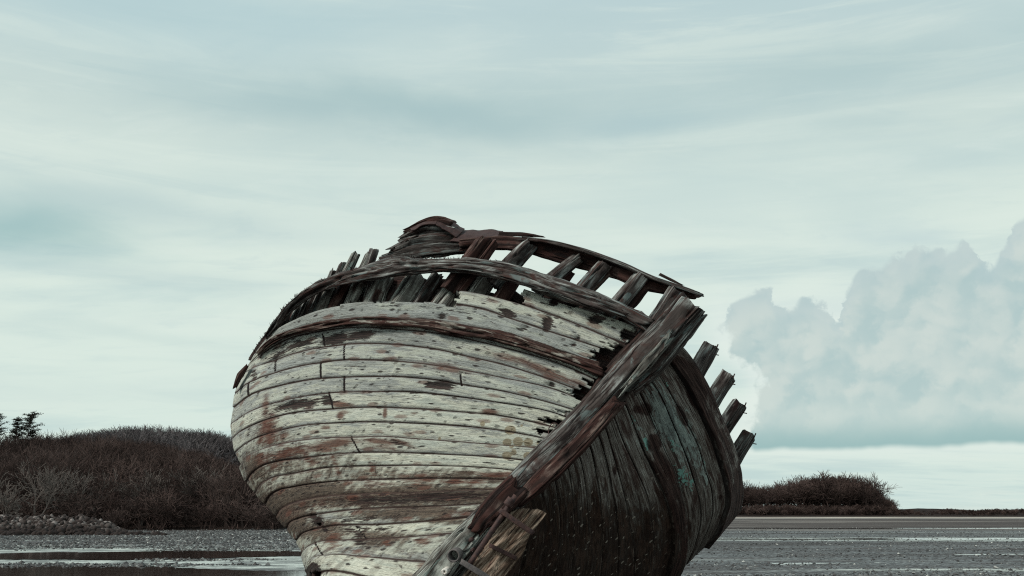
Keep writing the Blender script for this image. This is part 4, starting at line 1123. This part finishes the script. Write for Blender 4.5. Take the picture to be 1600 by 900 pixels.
# trees one can tell apart: paler bare trees standing in front of the wood
def tree_thing(name, seg, loc, s, mat, label, cat, group=None, rot=0.0, rmul=1.5):
    e = empty(name, loc); tag(e, label, cat, group)
    A, B, ra, rb, lv = seg
    thick = lv >= lv.max() - 0
    for nm, m_ in (('trunk', thick), ('crown', ~thick)):
        v, f = tubes(A[m_] * s, B[m_] * s, np.maximum(ra[m_] * rmul, .02), np.maximum(rb[m_] * rmul, .014), 5 if nm == 'trunk' else 3)
        c, sn = math.cos(rot), math.sin(rot)
        v = np.stack([v[:, 0] * c - v[:, 1] * sn, v[:, 0] * sn + v[:, 1] * c, v[:, 2]], -1)
        o = mesh_obj(nm, v, f, mat, None, False, None, {'tone': np.full((len(v), 3), .5)})
        o.parent = e
    return e
for i, (px, Yt, s, lab) in enumerate([
    (28, 84, .62, 'pale bare tree forking low, behind the left end of the stone bank'),
    (72, 86, .78, 'tall pale leafless tree with a fan of upright branches behind the stone bank'),
    (142, 88, .70, 'pale leafless tree with spreading twigs near the right end of the stone bank'),
    (238, 92, .66, 'slender grey bare tree beside the dark hollow in the wood'),
    (306, 94, .72, 'grey leafless tree standing in front of the wood, nearest the boat'),
    (352, 96, .52, 'low grey bare tree just left of the hull at the wood edge')]):
    x = (px - 800) / F_PX * Yt
    tree_thing('bare_tree', VAR[i % 5], (x, Yt, float(hill_h(np.array(x), np.array(Yt))) - .1), s, M['bark_pale'], lab, 'tree', 'pale bare trees in front of the wood', i * 1.3, 1.2)

# wind-shaped pines on the skyline
def pine(loc, h, seed, label, lean=0.0):
    q = np.random.default_rng(seed); e = empty('pine_tree', loc); tag(e, label, 'tree', 'pines on the skyline')
    A, B, ra, rb = [], [], [], []
    p = np.zeros(3); nseg = 8
    for i in range(nseg):
        d = np.array([lean * .12 + q.normal(0, .03), q.normal(0, .03), 1.0]) * h / nseg
        A.append(p); B.append(p + d); ra.append(.16 * (1 - i / 9)); rb.append(.16 * (1 - (i + 1) / 9)); p = p + d
    LV, LF = [], []
    tops = list(B)
    br = []
    for lvl in np.linspace(.68, 1.0, 12):
        base = np.array([np.interp(lvl * nseg - 1, np.arange(nseg), [t[k] for t in tops]) for k in range(3)])
        for _ in range(4):
            a = q.random() * 6.283; L = h * q.uniform(.06, .19) * (1.3 - .55 * lvl)
            end = base + np.array([math.cos(a) * L + lean * L * .4, math.sin(a) * L, L * q.uniform(.0, .6)])
            A.append(base); B.append(end); ra.append(.05); rb.append(.02)
            for k in range(60):
                t = q.uniform(.3, 1.05); c = base + (end - base) * t + q.normal(0, 1, 3) * np.array([.20, .20, .07]) * h * .09
                dv = norm(q.normal(0, 1, 3) * np.array([1, 1, .35])) * q.uniform(.08, .18); w = norm(np.cross(dv, q.normal(0, 1, 3))) * .035
                i0 = len(LV); LV += [c - w, c + w, c + dv + w * .4, c + dv - w * .4]; LF.append([i0, i0+1, i0+2, i0+3])
    v, f = tubes(np.array(A), np.array(B), np.array(ra), np.array(rb), 5)
    t_ = mesh_obj('trunk', v, f, M['bark'], None, False, None, {'tone': np.full((len(v), 3), .3)}); t_.parent = e
    c_ = mesh_obj('crown', np.array(LV), np.array(LF), M['needle'], None, False); c_.parent = e
n = NT('pine_needles'); M['needle'] = n.bsdf(n.ramp(n.noise(n.obj(), 3.0, 3, .6), [(.35, (.018, .018, .015)), (.65, (.05, .052, .042))]), .9, spec=.1)
for i, (px, top, Yt, lab, ln) in enumerate([(46, 652, 128, 'broad flat-topped dark pine on the skyline above the wood', .5), (2, 652, 126, 'dark pine cut by the left edge of the view, on the skyline', -.3), (30, 660, 132, 'small thin pine between two larger pines on the skyline', .2)]):
    x = (px - 800) / F_PX * Yt; z = float(hill_h(np.array(x), np.array(Yt)))
    pine((x, Yt, z), 1.6 + (798 - top) / F_PX * Yt - z, 80 + i, lab, ln)

# right: the copse on the spit and scrub along the dunes
def copse_top(px): return np.interp(px, [1100, 1150, 1200, 1235, 1262, 1300, 1330, 1352, 1370, 1384], [755, 757, 757, 751, 745, 743, 747, 762, 778, 794])
sp = []
for _ in range(230):
    px = r.uniform(1090, 1382) if r.random() < .75 else r.uniform(1230, 1384)
    y = r.uniform(296, 330); x = (px - 800) / F_PX * y; z = 1.0
    top = 1.6 + (798 - copse_top(px)) / F_PX * y
    s = (top - z) / 8.0 * r.choice([r.uniform(.6, .95), r.uniform(.9, 1.0), r.uniform(1.0, 1.16)], p=[.5, .38, .12])
    sp.append((x, y, z, max(s, .12)))
tag(forest('leafless_copse', sp, VAR, M['bark'], 1.7, 3, 4), kind='stuff')
sp = []
for _ in range(1300):
    px = r.uniform(1080, 1660); y = r.uniform(283, 306); x = (px - 800) / F_PX * y
    sp.append((x, y, float(np.interp(y, [283, 292, 306], [.25, 1.0, 1.0])), r.uniform(.25, .60) * (1.5 if px < 1380 else .60 + .3 * float(vnoise(px * .03, 1.0, 0, 77)))))
tag(forest('dune_scrub', sp, BUSH, M['bark'], 2.6, 3, 5), kind='stuff')

# ---------------------------------------------------------------- bank of tumbled stones on the left shore
n = NT('bank_stone'); t_ = n.attr('tone')
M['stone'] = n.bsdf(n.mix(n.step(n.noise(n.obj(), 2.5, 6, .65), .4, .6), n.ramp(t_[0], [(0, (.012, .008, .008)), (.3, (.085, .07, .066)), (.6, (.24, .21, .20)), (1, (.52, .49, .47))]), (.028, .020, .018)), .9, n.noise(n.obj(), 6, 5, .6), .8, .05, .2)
import bmesh
bm = bmesh.new(); bmesh.ops.create_icosphere(bm, subdivisions=2, radius=1.0)
icv = np.array([v.co[:] for v in bm.verts]); icf = np.array([[v.index for v in f.verts] for f in bm.faces]); bm.free()
vs_, fs_, tn = [], [], []; base = 0
q = np.random.default_rng(9)
for k in range(1700):
    px = q.uniform(-90, 212) if k < 1560 else 205 + 70 * q.random() ** 2; Yk = q.uniform(67, 74)
    hmax = np.interp(px, [-90, 0, 150, 180, 205, 225], [1.30, 1.28, 1.18, .88, .35, .02])
    u = q.random(); z = hmax * u - .05; y = 67.5 + 4.0 * u + q.normal(0, .3)
    x = (px - 800) / F_PX * y; s = q.uniform(.10, .24) * (1.15 - .3 * u)
    v = icv * s * q.uniform(.7, 1.3, 3); v = v * (1 + .30 * fbm(icv[:, 0] * 1.3 + k, icv[:, 1] * 1.3, icv[:, 2] * 1.3, 55, 2))[:, None]
    a = q.random() * 6.28; c, sn = math.cos(a), math.sin(a)
    vs_.append(np.stack([v[:, 0] * c - v[:, 1] * sn + x, v[:, 0] * sn + v[:, 1] * c + y, v[:, 2] + z], -1)); fs_.append(icf + base); base += len(v)
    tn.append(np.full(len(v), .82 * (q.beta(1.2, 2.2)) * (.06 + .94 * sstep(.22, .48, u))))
t = np.concatenate(tn)
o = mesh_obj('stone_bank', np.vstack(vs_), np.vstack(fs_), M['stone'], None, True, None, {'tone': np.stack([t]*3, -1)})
tag(o, kind='stuff')
# ================================================================ sky, sun, camera
SUN_EL, SUN_AZ = 40.0, -38.0          # azimuth from the view direction's back: light comes over the left shoulder
w = bpy.data.worlds.new('World'); scene.world = w; w.use_nodes = True
W = NT.__new__(NT); W.m = None; W.t = w.node_tree; W.t.nodes.clear(); W.out = W.t.nodes.new('ShaderNodeOutputWorld')
d = W.n('ShaderNodeTexCoord').outputs['Generated']
x, y, z = W.sep(d)
az = W.mul(W.math('ARCTAN2', x, y), 57.29578)
el = W.mul(W.math('ARCSINE', z), 57.29578)
def pix(px, py):
    p = at(px, py, 1.0) - EYE; p = p / np.linalg.norm(p)
    return math.degrees(math.atan2(p[0], p[1])), math.degrees(math.asin(p[2]))
sky = W.n('ShaderNodeTexSky', sky_type='NISHITA'); sky.sun_disc = False
sky.sun_elevation = math.radians(SUN_EL); sky.altitude = 0; sky.air_density = 1.0; sky.dust_density = 2.0; sky.ozone_density = 1.0
K = 10.0   # the Background runs at strength 0.1
sc3 = lambda c: tuple(v * K for v in c)
base = W.ramp(W.math('DIVIDE', el, 60.0), [(0.0, sc3((.66, .80, .755))), (.10, sc3((.71, .835, .76))), (.24, sc3((.74, .85, .765))), (.36, sc3((.61, .73, .69))), (.50, sc3((.515, .665, .685))), (1.0, sc3((.50, .62, .64)))])
# high thin cloud: streaks lying on a flat layer
zz = W.add(W.math('MAXIMUM', z, 0.0), .10)
lx, ly = W.math('DIVIDE', x, zz), W.math('DIVIDE', y, zz)
layer = W.comb(W.add(W.mul(lx, .55), W.mul(ly, .12)), W.mul(ly, 1.0), 0.0)
c1 = W.noise(layer, .9, 7, .52, .5); c2 = W.noise(layer, 2.6, 6, .5, .8)
cl = W.add(W.mul(c1, .7), W.mul(c2, .3))
col = W.mix(W.mul(W.step(cl, .52, .37), .55), base, sc3((.47, .63, .64)))
col = W.mix(W.mul(W.step(cl, .49, .64), .60), col, sc3((.74, .84, .77)))
st = W.noise(W.comb(W.mul(az, .035), W.mul(el, .42), 4.0), 1.0, 8, .60, .6)
col = W.mix(W.mul(W.step(st, .50, .66), .45), col, sc3((.76, .86, .78)))
col = W.mix(W.mul(W.step(st, .48, .34), .38), col, sc3((.49, .64, .64)))
c3 = W.noise(layer, 7.0, 7, .62, .6)
col = W.mix(W.mul(W.step(c3, .48, .30), .22), col, sc3((.50, .64, .65)))
col = W.mix(W.mul(W.step(c3, .52, .70), .22), col, sc3((.76, .85, .79)))
# a few broad grey-teal veils
wob = W.mul(W.sub(W.noise(W.comb(W.mul(az, .09), W.mul(el, .25), 0.0), 1.0, 6, .55, .4), .5), 9.0)
wob2 = W.mul(W.sub(W.noise(W.comb(W.mul(az, .06), W.mul(el, .16), 7.0), 1.0, 5, .55, .4), .5), 3.4)
def veil(col, px, py, rx, ry, colr, k, tilt=0.0):
    a0, e0 = pix(px, py)
    dx = W.mul(W.sub(W.add(az, wob), a0), 1.0 / rx)
    dy = W.mul(W.sub(W.add(W.add(el, wob2), W.mul(W.sub(az, a0), tilt)), e0), 1.0 / ry)
    dd = W.add(W.mul(dx, dx), W.mul(dy, dy))
    m = W.math('EXPONENT', W.mul(dd, -1.0))
    return W.mix(W.mul(m, k), col, sc3(colr))
col = veil(col, 620, 168, 14, 1.5, (.40, .56, .57), .85, .03)
col = veil(col, 1010, 195, 6, .9, (.44, .60, .62), .6)
col = veil(col, 1290, 115, 9, 1.7, (.45, .60, .60), .62)
col = veil(col, 1340, 205, 4, .7, (.47, .62, .62), .55)
col = veil(col, 20, 350, 6, 1.5, (.30, .50, .51), .78)
col = veil(col, 230, 330, 9, .9, (.45, .60, .61), .5)
col = veil(col, 330, 20, 14, 2.4, (.46, .64, .67), .6)
col = veil(col, 260, 430, 7, .5, (.58, .71, .68), .5)
col = veil(col, 200, 535, 9, .45, (.58, .72, .68), .5)
col = veil(col, 90, 618, 6, .5, (.60, .73, .70), .5)
col = veil(col, 1370, 372, 2.4, .6, (.55, .69, .69), .7)
col = veil(col, 700, 300, 20, 2.0, (.70, .82, .76), .4)
col = veil(col, 250, 590, 14, 2.2, (.74, .85, .77), .5)
col = veil(col, 1200, 320, 12, 2.2, (.72, .83, .76), .5)
# cumulus bank low on the right: top outline and left flank as functions of bearing and height
top_px = [(1095,560),(1118,522),(1130,505),(1142,470),(1158,462),(1170,455),(1188,452),(1205,462),(1222,478),(1240,478),(1256,472),(1280,476),(1300,488),(1311,500),(1314,470),(1325,445),(1345,424),(1365,418),(1385,405),(1400,400),(1415,405),(1424,390),(1440,387),(1460,396),(1495,390),(1506,383),(1520,390),(1540,412),(1552,412),(1566,393),(1578,380),(1588,345),(1600,336),(1640,320),(1720,330)]
fc = W.n('ShaderNodeFloatCurve'); cm = fc.mapping; cv = cm.curves[0]
A0, A1 = 8.0, 34.0
E1 = 24.0
bill = W.voro(W.comb(W.mul(az, 1.0), W.mul(el, 1.0), 0.0), .75, 1.0, 'SMOOTH_F1', '2D').outputs['Distance']
bill2 = W.noise(W.comb(az, el, 0.0), 1.6, 5, .6, .3)
bill3 = W.noise(W.comb(az, el, 3.0), .38, 4, .55, .3)
az_d = W.add(az, W.mul(W.sub(bill2, .5), 1.5))
W.put(fc.inputs['Value'], W.math('DIVIDE', W.sub(az_d, A0), A1 - A0, clamp=True))
pts = []
for (px, py) in top_px:
    a_, e_ = pix(px, py); pts.append(((a_ - A0) / (A1 - A0), e_ / E1))
pts = sorted(pts)
cv.points[0].location = (0, pts[0][1]); cv.points[1].location = (1, pts[-1][1])
for p in pts:
    if 0.005 < p[0] < .995: cv.points.new(*p)
cm.update()
topc = W.mul(fc.outputs[0], E1)
eb = W.add(el, W.mul(W.sub(bill2, .5), 1.0))
m_top = W.step(W.sub(W.add(topc, W.mul(W.sub(.42, bill), 1.0)), eb), -.16, .26)
a_base, e_base = pix(1300, 701)
ebase = W.add(el, W.mul(W.sub(W.noise(W.comb(W.mul(az, .25), 0.0, 2.0), 1.0, 3, .5), .5), .8))
m_base = W.step(ebase, e_base - .18, e_base + .22)
# left flank: bulges out at two heights
aL1, _ = pix(1122, 520); aL2, eL2 = pix(1180, 600)
flank = W.add(aL1 + .3, W.mul(W.math('EXPONENT', W.mul(W.math('POWER', W.mul(W.sub(el, eL2), .62), 2.0), -1.0)), aL2 - aL1 + .2))
flank = W.add(flank, W.mul(W.step(el, eL2 - .6, eL2 - 2.6), 1.0))
m_left = W.step(W.sub(W.add(az_d, W.mul(W.sub(.4, bill), 1.5)), flank), -.22, .40)
m = W.mul(m_top, W.mul(m_base, m_left))
m = W.mul(m, W.step(az, 60.0, 45.0))
inner = W.add(W.mul(bill3, .65), W.mul(bill2, .35))
puff = W.voro(W.comb(W.add(az, W.mul(W.sub(bill2, .5), 3.0)), W.add(el, W.mul(W.sub(bill3, .5), 5.0)), 0.0), .26, 1.0, 'SMOOTH_F1', '2D').outputs['Distance']
def lobes(da, de, s):
    v_ = W.comb(W.add(W.add(az, da), W.mul(W.sub(bill2, .5), 1.6)), W.add(W.mul(W.add(el, de), 1.15), W.mul(W.sub(bill3, .5), 4.0)), 0.0)
    return W.voro(v_, s, 1.0, 'SMOOTH_F1', '2D').outputs['Distance']
relief = W.add(W.mul(W.sub(lobes(.35, -.55, .33), lobes(-.35, .55, .33)), 1.0), W.mul(W.sub(lobes(.16, -.26, .8), lobes(-.16, .26, .8)), .8))
inner = W.add(W.add(W.mul(inner, .45), W.mul(W.step(puff, .75, .15), .14)), W.add(.08, W.mul(relief, .34)))
ccol = W.mix(W.step(inner, .14, .62), sc3((.46, .60, .59)), sc3((.625, .71, .665)))
rimd = W.sub(topc, eb)
ccol = W.mix(W.mul(W.step(rimd, 1.8, .1), .5), ccol, sc3((.495, .62, .625)))
ccol = W.mix(W.mul(W.step(ebase, e_base + 1.9, e_base + .1), 1.0), ccol, sc3((.27, .46, .465)))
ccol = W.mix(W.mul(W.step(ebase, e_base + 4.0, e_base + 1.0), .25), ccol, sc3((.55, .70, .67)))
# bright air just outside the flank
halo = W.mul(W.step(W.sub(flank, az), 1.8, .0), W.step(el, 2.0, 4.0))
col = W.mix(W.mul(halo, W.mul(W.step(az, 9.0, 11.0), W.mul(W.step(el, 14.0, 9.0), .65))), col, sc3((.82, .89, .83)))
col = W.mix(m, col, ccol)
# a little of the physical sky through the cloud
final = W.mix(.93, sky.outputs[0], col)
# below the horizon
final = W.mix(W.step(z, .0, -.05), final, sc3((.30, .32, .31)))
bg = W.n('ShaderNodeBackground'); W.put(bg.inputs[0], final); bg.inputs[1].default_value = .1
W.t.links.new(bg.outputs[0], W.out.inputs[0])

sl = bpy.data.lights.new('sun', 'SUN'); sl.energy = 2.8; sl.angle = math.radians(14); sl.color = (1.0, .94, .85)
so_ = bpy.data.objects.new('sun', sl); COL.objects.link(so_)
# direction TO the sun: behind the camera, to the left
a_ = math.radians(180 + 60)      # bearing from +Y clockwise: behind, left of the camera
e_ = math.radians(SUN_EL)
to = np.array([math.sin(a_) * math.cos(e_), math.cos(a_) * math.cos(e_), math.sin(e_)])
from mathutils import Vector
so_.rotation_euler = Vector(-to).to_track_quat('-Z', 'Y').to_euler()
sky.sun_rotation = a_

cam = bpy.data.cameras.new('camera'); co = bpy.data.objects.new('camera', cam); COL.objects.link(co)
cam.sensor_width = 36.0; cam.lens = 36.0 * F_PX / 1600.0; cam.clip_end = 6000; cam.clip_start = .05
co.location = tuple(EYE); co.rotation_euler = (math.pi / 2 + PITCH, 0, 0)
scene.camera = co
vs = scene.view_settings
scene.display_settings.display_device = 'sRGB'
vs.view_transform = 'Standard'; vs.look = 'None'; vs.exposure = 0.0; vs.gamma = 1.0; vs.use_curve_mapping = False
scene.cycles.use_denoising = False
scene.cycles.filter_width = 1.15
scene.cycles.max_bounces = 6
